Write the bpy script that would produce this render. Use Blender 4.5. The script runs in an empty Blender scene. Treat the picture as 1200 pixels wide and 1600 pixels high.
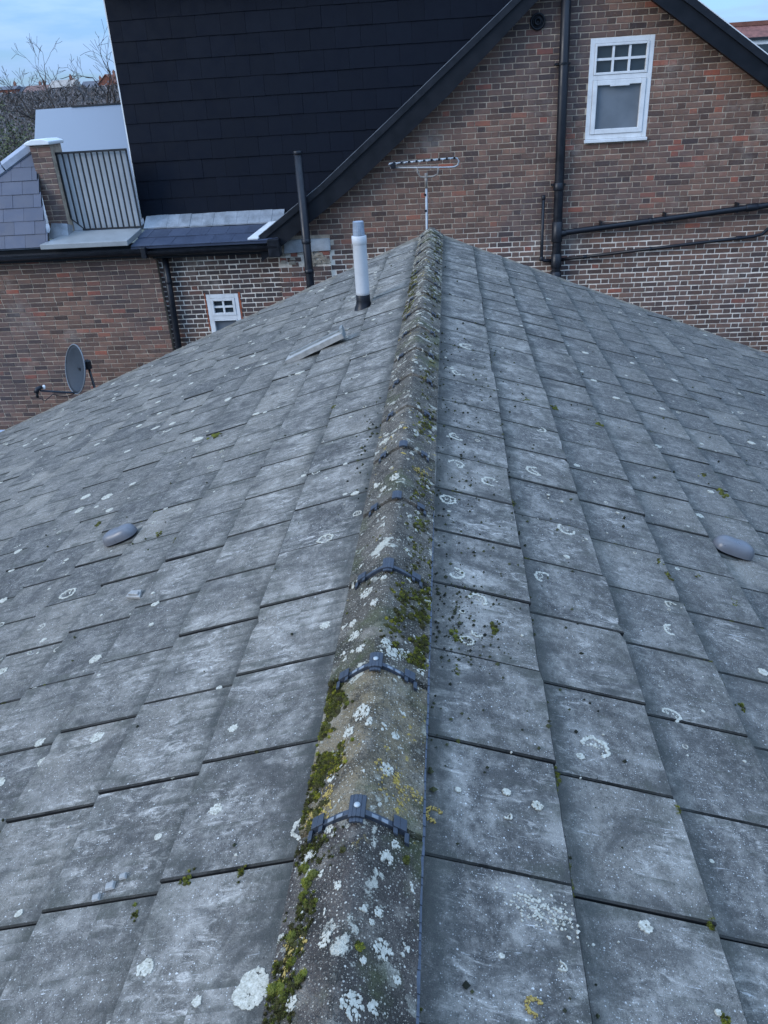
import bpy, bmesh, math, random
from mathutils import Vector, Matrix, noise
R_ = math.radians
random.seed(7)
SC = bpy.context.scene
COL = SC.collection

# ------------------------------------------------------------------ camera
cam_data = bpy.data.cameras.new('camera')
cam = bpy.data.objects.new('camera', cam_data)
COL.objects.link(cam)
CR, CU, CF = Vector((.99579, .072906, -.055569)), Vector((.013942, .478682, .877877)), Vector((-.090602, .874956, -.47565))
CP = Vector((.20188, 0, 1.29114))
cam.matrix_world = Matrix(((CR.x, CU.x, -CF.x, CP.x), (CR.y, CU.y, -CF.y, CP.y), (CR.z, CU.z, -CF.z, CP.z), (0, 0, 0, 1)))
cam_data.sensor_width = 36
cam_data.lens = 1202.08 / 1600 * 36
cam_data.clip_start, cam_data.clip_end = .05, 3000
SC.camera = cam

# ------------------------------------------------------------------ world, sun, exposure
SUN_EL, SUN_AZ = R_(26), R_(238)
SC.world = bpy.data.worlds.new('World')
SC.world.use_nodes = True
WT = SC.world.node_tree
WT.nodes.clear()
def wn(kind, **kw):
    n = WT.nodes.new(kind)
    for k, v in kw.items(): setattr(n, k, v)
    return n
w_out = wn('ShaderNodeOutputWorld'); w_bg = wn('ShaderNodeBackground')
w_sky = wn('ShaderNodeTexSky', sky_type='NISHITA', sun_disc=False, sun_elevation=SUN_EL, sun_rotation=SUN_AZ)
w_tc = wn('ShaderNodeTexCoord'); w_sep = wn('ShaderNodeSeparateXYZ')
WT.links.new(w_tc.outputs['Generated'], w_sep.inputs[0])
def wmath(op, a, b=None, clamp=False):
    n = wn('ShaderNodeMath', operation=op, use_clamp=clamp)
    for i, x in enumerate((a, b)):
        if x is None: continue
        if hasattr(x, 'links'): WT.links.new(x, n.inputs[i])
        else: n.inputs[i].default_value = x
    return n.outputs[0]
zpos = wmath('MAXIMUM', w_sep.outputs[2], 0)
zden = wmath('ADD', zpos, .12)
w_comb = wn('ShaderNodeCombineXYZ')
WT.links.new(wmath('DIVIDE', w_sep.outputs[0], zden), w_comb.inputs[0])
WT.links.new(wmath('DIVIDE', w_sep.outputs[1], zden), w_comb.inputs[1])
w_no = wn('ShaderNodeTexNoise'); w_no.inputs['Scale'].default_value = 1.15; w_no.inputs['Detail'].default_value = 7; w_no.inputs['Roughness'].default_value = .55
WT.links.new(w_comb.outputs[0], w_no.inputs['Vector'])
w_ramp = wn('ShaderNodeValToRGB')
w_ramp.color_ramp.elements[0].position = .42; w_ramp.color_ramp.elements[1].position = .57
WT.links.new(w_no.outputs[0], w_ramp.inputs[0])
# an overcast sky is brighter overhead than at the horizon
cloud_gain = wmath('ADD', wmath('MULTIPLY', zpos, 13.), 2.7)
w_cc = wn('ShaderNodeMix', data_type='RGBA', blend_type='MULTIPLY'); w_cc.inputs[0].default_value = 1
w_cc.inputs[6].default_value = (.55, .85, 1.36, 1)
w_cg = wn('ShaderNodeCombineXYZ')
for i in range(3): WT.links.new(cloud_gain, w_cg.inputs[i])
WT.links.new(w_cg.outputs[0], w_cc.inputs[7])
w_mix = wn('ShaderNodeMix', data_type='RGBA')
WT.links.new(wmath('ADD', wmath('MULTIPLY', w_ramp.outputs[0], .68), .27, True), w_mix.inputs[0])
w_tint = wn('ShaderNodeMix', data_type='RGBA', blend_type='MULTIPLY'); w_tint.inputs[0].default_value = 1; w_tint.inputs[7].default_value = (.37, .58, 1.0, 1)
WT.links.new(w_sky.outputs[0], w_tint.inputs[6])
WT.links.new(w_tint.outputs[2], w_mix.inputs[6]); WT.links.new(w_cc.outputs[2], w_mix.inputs[7])
WT.links.new(w_mix.outputs[2], w_bg.inputs[0]); WT.links.new(w_bg.outputs[0], w_out.inputs[0])
w_bg.inputs[1].default_value = .1
sun_data = bpy.data.lights.new('sun', 'SUN')
sun_data.energy, sun_data.angle, sun_data.color = .95, R_(30), (1, .96, .91)
sun = bpy.data.objects.new('sun', sun_data); COL.objects.link(sun)
sun.rotation_euler = Vector((math.sin(SUN_AZ) * math.cos(SUN_EL), math.cos(SUN_AZ) * math.cos(SUN_EL), math.sin(SUN_EL))).to_track_quat('Z', 'Y').to_euler()
vs = SC.view_settings
vs.view_transform, vs.look, vs.gamma, vs.exposure = 'Standard', 'None', 1, 1.17
vs.use_curve_mapping = False

# ------------------------------------------------------------------ material helper
class Mat:
    def __init__(self, name, color=(.5, .5, .5), rough=.8, spec=.3, metal=0):
        self.m = bpy.data.materials.new(name); self.m.use_nodes = True
        self.t = self.m.node_tree; self.p = self.t.nodes['Principled BSDF']
        self.p.inputs['Base Color'].default_value = (*color, 1)
        self.p.inputs['Roughness'].default_value = rough
        self.p.inputs['Specular IOR Level'].default_value = spec
        self.p.inputs['Metallic'].default_value = metal
        self.co = None
    def n(self, kind, **kw):
        n = self.t.nodes.new(kind)
        for k, v in kw.items(): setattr(n, k, v)
        return n
    def put(self, sock, v):
        if v is None: return
        if hasattr(v, 'links'): self.t.links.new(v, sock)
        elif isinstance(v, tuple) and len(v) == 3 and sock.type == 'RGBA': sock.default_value = (*v, 1)
        else: sock.default_value = v
    def math(self, op, a, b=None, c=None, clamp=False):
        n = self.n('ShaderNodeMath', operation=op, use_clamp=clamp)
        for i, x in enumerate((a, b, c)): self.put(n.inputs[i], x)
        return n.outputs[0]
    def mix(self, f, a, b, mode='MIX'):
        n = self.n('ShaderNodeMix', data_type='RGBA', blend_type=mode)
        self.put(n.inputs[0], f); self.put(n.inputs[6], a); self.put(n.inputs[7], b)
        return n.outputs[2]
    def coord(self, kind='Object'):
        return self.n('ShaderNodeTexCoord').outputs[kind]
    def mapped(self, vec, scale=(1, 1, 1), loc=(0, 0, 0)):
        n = self.n('ShaderNodeMapping'); self.put(n.inputs[0], vec); n.inputs['Scale'].default_value = scale; n.inputs['Location'].default_value = loc
        return n.outputs[0]
    def noise(self, vec, scale, detail=4, rough=.55, dist=0):
        n = self.n('ShaderNodeTexNoise'); self.put(n.inputs['Vector'], vec)
        n.inputs['Scale'].default_value = scale; n.inputs['Detail'].default_value = detail; n.inputs['Roughness'].default_value = rough; n.inputs['Distortion'].default_value = dist
        return n.outputs[0]
    def voro(self, vec, scale, feature='F1', rnd=1):
        n = self.n('ShaderNodeTexVoronoi', feature=feature); self.put(n.inputs['Vector'], vec); n.inputs['Scale'].default_value = scale; n.inputs['Randomness'].default_value = rnd
        return n
    def ramp(self, f, lo, hi, a=0., b=1.):
        n = self.n('ShaderNodeMapRange', interpolation_type='SMOOTHSTEP'); self.put(n.inputs[0], f)
        n.inputs[1].default_value, n.inputs[2].default_value, n.inputs[3].default_value, n.inputs[4].default_value = lo, hi, a, b
        return n.outputs[0]
    def attr(self, name, out='Fac'):
        return self.n('ShaderNodeAttribute', attribute_name=name).outputs[out]
    def color(self, c): self.put(self.p.inputs['Base Color'], c)
    def roughness(self, c): self.put(self.p.inputs['Roughness'], c)
    def bump(self, h, strength=.5, dist=.005):
        n = self.n('ShaderNodeBump'); n.inputs['Strength'].default_value = strength; n.inputs['Distance'].default_value = dist
        self.put(n.inputs['Height'], h); self.t.links.new(n.outputs[0], self.p.inputs['Normal'])

def plain(name, c, rough=.6, spec=.3, var=.25, scale=8, metal=0, bump=0):
    M = Mat(name, c, rough, spec, metal)
    v = M.coord()
    a = M.noise(v, scale, 5)
    b = M.noise(v, scale * 9, 3)
    f = M.math('ADD', M.math('MULTIPLY', a, .7), M.math('MULTIPLY', b, .3))
    d = tuple(x * (1 - var) for x in c); l = tuple(min(1, x * (1 + var)) for x in c)
    M.color(M.mix(M.ramp(f, .3, .7), d, l))
    M.roughness(M.ramp(a, .3, .7, max(.05, rough - .1), min(1, rough + .1)))
    if bump: M.bump(f, bump, .004)
    return M.m

# ------------------------------------------------------------------ mesh helper
class MB:
    def __init__(s): s.v, s.f, s.tint, s.uv, s.sm = [], [], [], [], False
    def quad(s, pts, tint=0.5, uv=None):
        i = len(s.v); s.v += [tuple(p) for p in pts]; s.f.append(tuple(range(i, i + len(pts)))); s.tint.append(tint); s.uv.append(uv)
    def face(s, idx, tint=0.5, uv=None): s.f.append(tuple(idx)); s.tint.append(tint); s.uv.append(uv)
    def box(s, x0, x1, y0, y1, z0, z1, tint=.5):
        s.hexa([(x0, y0, z0), (x1, y0, z0), (x1, y1, z0), (x0, y1, z0), (x0, y0, z1), (x1, y0, z1), (x1, y1, z1), (x0, y1, z1)], tint)
    def hexa(s, p, tint=.5):
        i = len(s.v); s.v += [tuple(q) for q in p]
        for f in ((3, 2, 1, 0), (4, 5, 6, 7), (0, 1, 5, 4), (1, 2, 6, 5), (2, 3, 7, 6), (3, 0, 4, 7)): s.face([i + k for k in f], tint)
    def tube(s, pts, rad, n=10, cap=True, tint=.5):
        pts = [Vector(p) for p in pts]; rad = rad if isinstance(rad, (list, tuple)) else [rad] * len(pts)
        rings = []; up = None
        for k, p in enumerate(pts):
            d = (pts[min(k + 1, len(pts) - 1)] - pts[max(k - 1, 0)]).normalized()
            if up is None: up = Vector((0, 0, 1)) if abs(d.z) < .9 else Vector((1, 0, 0))
            a = d.cross(up).normalized(); b = a.cross(d).normalized(); up = b
            i = len(s.v)
            for j in range(n):
                t = 2 * math.pi * j / n; s.v.append(tuple(p + (a * math.cos(t) + b * math.sin(t)) * rad[k]))
            rings.append(i)
        for k in range(len(rings) - 1):
            for j in range(n):
                s.face((rings[k] + j, rings[k] + (j + 1) % n, rings[k + 1] + (j + 1) % n, rings[k + 1] + j), tint)
        if cap:
            s.face([rings[0] + j for j in reversed(range(n))], tint); s.face([rings[-1] + j for j in range(n)], tint)
    def lathe(s, prof, centre, axis=(0, 0, 1), n=24, tint=.5):
        ax = Vector(axis).normalized(); a = ax.orthogonal().normalized(); b = ax.cross(a); c = Vector(centre); rings = []
        for r, h in prof:
            i = len(s.v); rings.append(i)
            for j in range(n):
                t = 2 * math.pi * j / n; s.v.append(tuple(c + ax * h + (a * math.cos(t) + b * math.sin(t)) * r))
        for k in range(len(rings) - 1):
            for j in range(n): s.face((rings[k] + j, rings[k] + (j + 1) % n, rings[k + 1] + (j + 1) % n, rings[k + 1] + j), tint)
    def prism(s, poly, axis, a0, a1, tint=.5):
        """poly: list of 2-D points (convex or simple) extruded along x, y or z from a0 to a1."""
        def P(q, a): return {'x': (a, q[0], q[1]), 'y': (q[0], a, q[1]), 'z': (q[0], q[1], a)}[axis]
        i = len(s.v); n = len(poly)
        s.v += [P(q, a0) for q in poly] + [P(q, a1) for q in poly]
        s.face([i + k for k in range(n)], tint); s.face([i + n + k for k in reversed(range(n))], tint)
        for k in range(n): s.face((i + k, i + n + k, i + n + (k + 1) % n, i + (k + 1) % n), tint)
    def build(s, name, mat, parent=None, smooth=False, loc=None, bevel=0, fix=True):
        me = bpy.data.meshes.new(name)
        L = Vector(loc) if loc is not None else Vector((0, 0, 0))
        vv = [tuple(Vector(p) - L) for p in s.v] if loc is not None else s.v
        me.from_pydata(vv, [], s.f)
        if mat: me.materials.append(mat)
        at = me.attributes.new('tint', 'FLOAT', 'FACE'); at.data.foreach_set('value', s.tint)
        if any(u is not None for u in s.uv):
            ul = me.uv_layers.new(name='UVMap'); k = 0
            for f, u in zip(s.f, s.uv):
                for j in range(len(f)):
                    ul.data[k].uv = u[j] if u else (0, 0); k += 1
        if fix and len(s.f) < 60000:
            bm = bmesh.new(); bm.from_mesh(me); bmesh.ops.recalc_face_normals(bm, faces=bm.faces); bm.to_mesh(me); bm.free()
        if smooth: me.polygons.foreach_set('use_smooth', [True] * len(me.polygons))
        o = bpy.data.objects.new(name, me); COL.objects.link(o)
        if loc is not None: o.location = L
        if parent is not None: attach(o, parent)
        if bevel:
            b = o.modifiers.new('bevel', 'BEVEL'); b.width = bevel; b.segments = 2; b.limit_method = 'ANGLE'
        return o

def world_loc(o):
    p = Vector(o.location)
    return p + world_loc(o.parent) if o.parent else p
def attach(o, parent):                      # parents are unrotated: keep world position
    o.location = Vector(o.location) - world_loc(parent)
    o.parent = parent
def tag(o, label=None, cat=None, group=None, kind=None):
    if label: o['label'] = label
    if cat: o['category'] = cat
    if group: o['group'] = group
    if kind: o['kind'] = kind
    return o
def thing(name, loc, label, cat, group=None):
    o = bpy.data.objects.new(name, None); COL.objects.link(o); o.location = loc; o.empty_display_size = .2
    return tag(o, label, cat, group)

# ------------------------------------------------------------------ roof geometry constants
PITCH = R_(21.6); CT, ST = math.cos(PITCH), math.sin(PITCH)
S0, GA, TW, DROP = .478, .3245, .336, .034
PH = {1: 1.0595 % TW, -1: 1.038 % TW}
Y_NEAR, Y_FAR = -1.3, 8.65
NROW = 20
def tail_of(v): return S0 if v <= S0 else S0 + math.ceil((v - S0) / GA - 1e-6) * GA
def surf_off(v):
    t = tail_of(v); return -DROP * (t - v) / GA
def rp(side, v, u, n=0.):
    """roof point: v down the slope from the apex, u along the ridge, n proud of the slope plane"""
    return Vector((side * (v * CT + n * ST), u, -v * ST + n * CT))
def on_tile(side, v, u, n=0.): return rp(side, v, u, surf_off(v) + n)

# ------------------------------------------------------------------ materials
def tile_material():
    M = Mat('weathered concrete tile', rough=.9, spec=.22)
    uv = M.coord('UV'); tint = M.attr('tint')
    off = M.n('ShaderNodeCombineXYZ'); M.put(off.inputs[0], M.math('MULTIPLY', tint, 37.)); M.put(off.inputs[1], M.math('MULTIPLY', tint, 91.))
    add = M.n('ShaderNodeVectorMath', operation='ADD'); M.put(add.inputs[0], uv); M.put(add.inputs[1], off.outputs[0]); tv = add.outputs[0]
    sep = M.n('ShaderNodeSeparateXYZ'); M.put(sep.inputs[0], uv); v = sep.outputs[1]
    base = M.mix(M.ramp(tint, 0, 1), (.052, .047, .041), (.196, .168, .132))
    big = M.noise(uv, 2.3, 4, .6)
    base = M.mix(M.ramp(big, .38, .6, 0, .7), base, (.09, .08, .068))
    # mottled, gritty weathered face
    m1 = M.noise(tv, 34, 6, .72); m2 = M.noise(tv, 120, 5, .75)
    base = M.mix(M.ramp(m1, .42, .7, 0, .5), base, (.265, .232, .19))
    base = M.mix(M.ramp(m2, .36, .52, .6, 0), base, (.044, .040, .034))
    # pale bloom, heavier near the ridge, broken into short strokes down the slope
    st = M.noise(M.mapped(tv, (30, 12, 1)), 1.0, 9, .78, 1.6)
    patch = M.noise(tv, 4.2, 4, .6)
    near = M.ramp(v, .25, 2.1, .9, .35)
    bloom = M.math('MULTIPLY', M.math('MULTIPLY', M.ramp(st, .47, .7), M.ramp(patch, .42, .62)), near)
    base = M.mix(bloom, base, (.55, .49, .41))
    veil = M.math('MULTIPLY', M.ramp(M.noise(tv, 7, 9, .75), .45, .66), M.ramp(v, .2, 1.6, .55, .18))
    base = M.mix(veil, base, (.39, .345, .285))
    # fine scratches
    for rot, frq in (((0, 0, .25), 4.7), ((0, 0, -.5), 6.1), ((0, 0, 1.2), 5.3)):
        mp = M.n('ShaderNodeMapping'); M.put(mp.inputs[0], tv); mp.inputs['Rotation'].default_value = rot; mp.inputs['Scale'].default_value = (150, 11, 1)
        sc = M.noise(mp.outputs[0], 1.0, 3, .6, 1.4)
        scm = M.math('MULTIPLY', M.ramp(sc, .665, .72), M.ramp(M.noise(tv, frq, 3), .5, .6))
        base = M.mix(M.math('MULTIPLY', scm, .55), base, (.68, .64, .58))
    # pale specks and dark pits
    for vs_, lo, hi, c0, c1, w in ((70, .1, .19, .8, .84, .8), (150, .14, .26, .62, .7, .65), (330, .2, .36, .62, .72, .42)):
        vo = M.voro(uv, vs_); spk = M.ramp(vo.outputs['Distance'], lo, hi, 1, 0)
        vsep = M.n('ShaderNodeSeparateColor'); M.put(vsep.inputs[0], vo.outputs['Color'])
        base = M.mix(M.math('MULTIPLY', spk, M.ramp(vsep.outputs[0], c0, c0 + .1, 0, w)), base, (.62, .59, .53))
        base = M.mix(M.math('MULTIPLY', spk, M.ramp(vsep.outputs[1], c1, c1 + .1, 0, w)), base, (.03, .028, .025))
    # dirt and algae at tails and side joints; shade also painted below the tails
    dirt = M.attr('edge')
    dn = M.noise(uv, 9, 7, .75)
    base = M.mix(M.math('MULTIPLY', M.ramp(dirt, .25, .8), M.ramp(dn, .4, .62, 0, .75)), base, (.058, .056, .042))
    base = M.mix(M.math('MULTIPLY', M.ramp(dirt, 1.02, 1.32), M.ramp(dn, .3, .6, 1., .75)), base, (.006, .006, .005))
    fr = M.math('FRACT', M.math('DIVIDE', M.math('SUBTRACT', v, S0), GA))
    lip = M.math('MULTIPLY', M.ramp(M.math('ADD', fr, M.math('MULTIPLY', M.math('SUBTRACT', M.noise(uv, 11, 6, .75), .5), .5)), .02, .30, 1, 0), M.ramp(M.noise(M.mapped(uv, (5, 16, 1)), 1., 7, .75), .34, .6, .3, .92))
    base = M.mix(lip, base, (.045, .045, .038))  # dirt and painted shade in a band just below each tail
    br = M.ramp(M.noise(uv, 2.1, 8, .75), .64, .72, 0, .5)
    base = M.mix(br, base, (.11, .085, .06))
    sm = M.math('MULTIPLY', M.ramp(M.noise(M.mapped(tv, (1, .7, 1)), 6.5, 7, .7, .6), .5, .66), .68)
    base = M.mix(sm, base, (.05, .046, .04))
    grain = M.noise(uv, 420, 2, .6)
    base = M.mix(.55, base, M.mix(grain, (0, 0, 0), (1, 1, 1)), 'OVERLAY')
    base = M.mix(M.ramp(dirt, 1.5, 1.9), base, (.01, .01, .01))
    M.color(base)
    M.roughness(M.ramp(st, .3, .7, .72, .95))
    h = M.math('ADD', M.math('MULTIPLY', grain, .5), M.math('MULTIPLY', m2, .9))
    M.bump(h, .55, .004)
    return M.m

def ridge_material():
    M = Mat('ridge tile concrete', rough=.95, spec=.15)
    info = M.n('ShaderNodeObjectInfo'); col = info.outputs['Color']
    geo = M.n('ShaderNodeNewGeometry').outputs['Position']
    rough = M.noise(geo, 14, 6, .7)
    base = M.mix(M.ramp(rough, .35, .7, 0, .5), col, M.mix(.4, col, (.32, .27, .21)))
    base = M.mix(M.ramp(M.noise(geo, 8, 7, .75), .44, .62, 0, .8), base, (.036, .032, .026))
    base = M.mix(M.ramp(M.noise(geo, 9.5, 4, .6), .55, .7, 0, .5), base, (.32, .27, .21))
    for sc_, lo, hi, cw, lum in ((150, .2, .34, .42, (.55, .49, .39)), (300, .22, .36, .42, (.45, .39, .3)), (75, .12, .19, .72, (.62, .57, .47))):
        vo = M.voro(geo, sc_); sp = M.ramp(vo.outputs['Distance'], lo, hi, 1, 0)
        s = M.n('ShaderNodeSeparateColor'); M.put(s.inputs[0], vo.outputs['Color'])
        base = M.mix(M.math('MULTIPLY', sp, M.ramp(s.outputs[0], cw, cw + .12, 0, .75)), base, lum)
        base = M.mix(M.math('MULTIPLY', sp, M.ramp(s.outputs[1], cw + .12, cw + .2, 0, .8)), base, (.03, .03, .028))
    # crusty pale lichen
    l1 = M.noise(geo, 15, 7, .66); l1m = M.ramp(l1, .575, .605)
    l2 = M.ramp(M.noise(geo, 3.1, 3), .42, .56)
    base = M.mix(M.math('MULTIPLY', M.math('MULTIPLY', l1m, l2), .85), base, M.mix(M.noise(geo, 70, 2), (.36, .33, .26), (.6, .55, .43)))
    yl = M.math('MULTIPLY', M.ramp(M.noise(geo, 24, 6, .65), .6, .63), M.ramp(M.noise(M.mapped(geo, (1, 1, 1), (5, 3, 1)), 3.6, 2), .54, .62))
    base = M.mix(M.math('MULTIPLY', yl, .8), base, (.45, .3, .05))
    # green algae film
    alg = M.math('MULTIPLY', M.ramp(M.noise(M.mapped(geo, (1, 1, 1), (2, 7, 4)), 4.6, 5, .7), .5, .68), .5)
    base = M.mix(alg, base, (.075, .085, .03))
    g = M.noise(geo, 300, 2, .6)
    base = M.mix(.45, base, M.mix(g, (0, 0, 0), (1, 1, 1)), 'OVERLAY')
    M.color(base)
    h = M.math('ADD', M.math('ADD', M.math('MULTIPLY', g, .6), M.noise(geo, 90, 4, .7)), M.math('MULTIPLY', l1m, .35))
    M.bump(h, 1., .009)
    return M.m

def brick_material(name='brick', ramp_colors=None):
    M = Mat(name, rough=.92, spec=.15)
    t = M.attr('tint'); geo = M.coord()
    r = M.n('ShaderNodeValToRGB'); M.put(r.inputs[0], t)
    cr = r.color_ramp; cr.interpolation = 'LINEAR'
    stops = ramp_colors
    while len(cr.elements) < len(stops): cr.elements.new(.5)
    for e, (p, c) in zip(cr.elements, stops): e.position = p; e.color = (*c, 1)
    base = r.outputs[0]
    a = M.noise(geo, 16, 5, .65)
    base = M.mix(M.ramp(a, .38, .7, 0, .55), base, M.mix(.6, base, (.07, .064, .068)))
    b = M.noise(geo, 55, 4, .7)
    base = M.mix(M.ramp(b, .55, .75, 0, .4), base, (.36, .28, .22))
    lime = M.noise(geo, .9, 6, .7); base = M.mix(M.ramp(lime, .54, .7, 0, .38), base, (.42, .35, .29))
    soot = M.noise(geo, .7, 4, .6)
    base = M.mix(M.ramp(soot, .42, .68, 0, .5), base, (.06, .055, .06))
    g = M.noise(geo, 240, 2)
    base = M.mix(.4, base, M.mix(g, (0, 0, 0), (1, 1, 1)), 'OVERLAY')
    M.color(base)
    M.bump(M.math('ADD', b, M.math('MULTIPLY', g, .5)), .5, .005)
    return M.m

def mortar_material(name, white_below=None, fade=.12):
    M = Mat(name, rough=.95, spec=.1)
    geo = M.n('ShaderNodeNewGeometry').outputs['Position']
    a = M.noise(geo, 9, 5, .65)
    base = M.mix(M.ramp(a, .3, .7), (.27, .21, .155), (.45, .36, .265))
    if white_below is not None:
        s = M.n('ShaderNodeSeparateXYZ'); M.put(s.inputs[0], geo)
        z = M.math('ADD', s.outputs[2], M.math('MULTIPLY', M.math('SUBTRACT', M.noise(geo, 1.6, 5, .65), .5), .9))
        m = M.ramp(z, white_below - fade, white_below + fade, 1, 0)
        base = M.mix(m, base, M.mix(M.ramp(M.noise(geo, 4.2, 5, .7), .3, .62), (.42, .35, .27), (.72, .64, .53)))
    M.color(base); M.bump(M.noise(geo, 120, 3), .5, .004)
    return M.m

def slate_material(name, c, rough=.45, spec=.4, var=.16):
    M = Mat(name, c, rough, spec)
    t = M.attr('tint'); geo = M.coord()
    d = tuple(x * (1 - var) for x in c); l = tuple(x * (1 + var) for x in c)
    base = M.mix(t, d, l)
    a = M.noise(geo, 5, 5, .6)
    base = M.mix(M.ramp(a, .4, .7, 0, .3), base, tuple(x * 1.35 for x in c))
    M.color(base); M.roughness(M.ramp(a, .3, .7, rough - .08, rough + .12))
    M.bump(M.noise(geo, 35, 4, .6), .2, .004)
    return M.m

m_tile = tile_material(); m_ridge = ridge_material()
m_brick = brick_material('brown stock brick', [(0, (.052, .034, .029)), (.22, (.112, .066, .048)), (.5, (.185, .105, .074)), (.74, (.22, .12, .082)), (.86, (.245, .104, .066)), (1, (.30, .09, .053))])
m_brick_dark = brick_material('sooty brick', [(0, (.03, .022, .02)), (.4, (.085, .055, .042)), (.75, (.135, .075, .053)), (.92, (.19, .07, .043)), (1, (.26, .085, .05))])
m_mortar = mortar_material('grey mortar')
m_mortar_mid = mortar_material('mortar with white pointing below', -.68, .2)
m_mortar_white = mortar_material('white pointing', 3)
m_upvc = plain('white upvc', (.57, .57, .555), .35, .4, .1, 7)
m_white = plain('white painted metal', (.6, .6, .58), .45, .4, .06, 6)
m_blackpipe = plain('black plastic pipe', (.007, .008, .011), .42, .3, .3, 10)
m_blackpaint = plain('black painted board', (.0055, .0065, .009), .5, .22, .3, 6)
m_lead = plain('lead flashing', (.24, .25, .26), .45, .45, .25, 6, .35, .3)
m_zinc = Mat('pale grey sheet', (.29, .32, .35), .2, .5, .3).m
m_rail = plain('dark grey railing', (.011, .012, .014), .45, .4, .2, 8)
m_grp = plain('grey flat roof felt', (.30, .33, .36), .6, .3, .12, 4, 0, .2)
m_plastic = plain('blue grey plastic', (.11, .108, .112), .36, .45, .1, 14)
m_clip = plain('dark plastic clip', (.028, .033, .042), .42, .5, .25, 40)
m_clipgrey = plain('clip grey', (.17, .18, .19), .6, .3, .2, 30)
m_screw = plain('screw head', (.34, .35, .34), .5, .4, .2, 60, .2)
m_membrane = plain('blue grey ridge roll', (.085, .095, .115), .55, .35, .3, 30, 0, .4)
m_dish = plain('grey dish paint', (.03, .037, .045), .6, .15, .12, 7)
m_flue = plain('white flue pipe', (.43, .43, .425), .42, .4, .06, 7)
m_flue_cage = plain('grey flue cage', (.24, .27, .31), .55, .35, .2, 30)
m_alu = plain('weathered aluminium', (.3, .31, .31), .5, .4, .25, 14, .4)
m_rust = plain('rusted bracket', (.2, .175, .15), .8, .25, .4, 30, 0, .3)
m_blueslate = slate_material('blue slate', (.040, .050, .076), .45, .4, .14)
m_darkslate = slate_material('dark cladding slate', (.0032, .0050, .0096), .62, .11, .1)
m_conc = plain('concrete lintel', (.33, .34, .34), .9, .2, .25, 9, 0, .4)
m_rubble = plain('broken mortar', (.25, .21, .16), .95, .1, .45, 18, 0, .6)
m_stonechip = plain('grey tile offcut', (.27, .255, .23), .9, .2, .25, 16, 0, .4)
m_verge = plain('pale verge mortar', (.26, .24, .2), .95, .15, .3, 14, 0, .5)
def glass(name, c, rough=.06):
    M = Mat(name, c, rough, .6); a = M.noise(M.coord(), 3, 3)
    M.color(M.mix(M.ramp(a, .3, .7), tuple(x * .85 for x in c), tuple(x * 1.15 for x in c))); return M.m
m_glass = glass('dark window glass', (.022, .033, .04)); m_frost = glass('obscured window glass', (.12, .135, .15), .14)

# ================================================================== SETTING
def big_sheet(name, mat, fn, xs, ys, **kw):
    mb = MB(); nx, ny = len(xs), len(ys)
    for y in ys:
        for x in xs: mb.v.append((x, y, fn(x, y)))
    for j in range(ny - 1):
        for i in range(nx - 1): mb.face((j * nx + i, j * nx + i + 1, (j + 1) * nx + i + 1, (j + 1) * nx + i))
    return mb.build(name, mat, smooth=True, fix=False)
GZ = -6.5
m_ground = plain('damp ground', (.07, .075, .06), .95, .15, .4, .35)
g = big_sheet('ground', m_ground, lambda x, y: GZ, [-900, -300, -60, -20, 0, 20, 60, 300, 900], [-900, -200, -40, 0, 10, 20, 40, 200, 900])
tag(g, kind='structure')
def hill_z(x, y):
    t = max(0, min(1, (y - 45) / 270)); t = t * t * (3 - 2 * t)
    return GZ - .3 + t * 14.5 + (noise.noise((x * .012, y * .012, 1.3)) * 2.2 * t if y > 47 else 0)
m_hill = Mat('wooded hillside', rough=1, spec=.05)
hv = m_hill.coord()
m_hill.color(m_hill.mix(m_hill.ramp(m_hill.noise(hv, .16, 8, .7), .35, .65), (.045, .05, .035), (.10, .09, .075)))
h = big_sheet('hills', m_hill.m, hill_z, [-400 + 14 * i for i in range(58)], [38 + 10 * j for j in range(38)])
tag(h, kind='structure')

# ================================================================== NEAR HOUSE: tiled roof
roof = thing('house', (0, 4, GZ), 'low pitched house under grey concrete tiles, its mossy ridge running away from the foreground', 'house')
def dented(x, amp, s=9.): return noise.noise((x * s, 3.1, 7.7)) * amp

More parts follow.
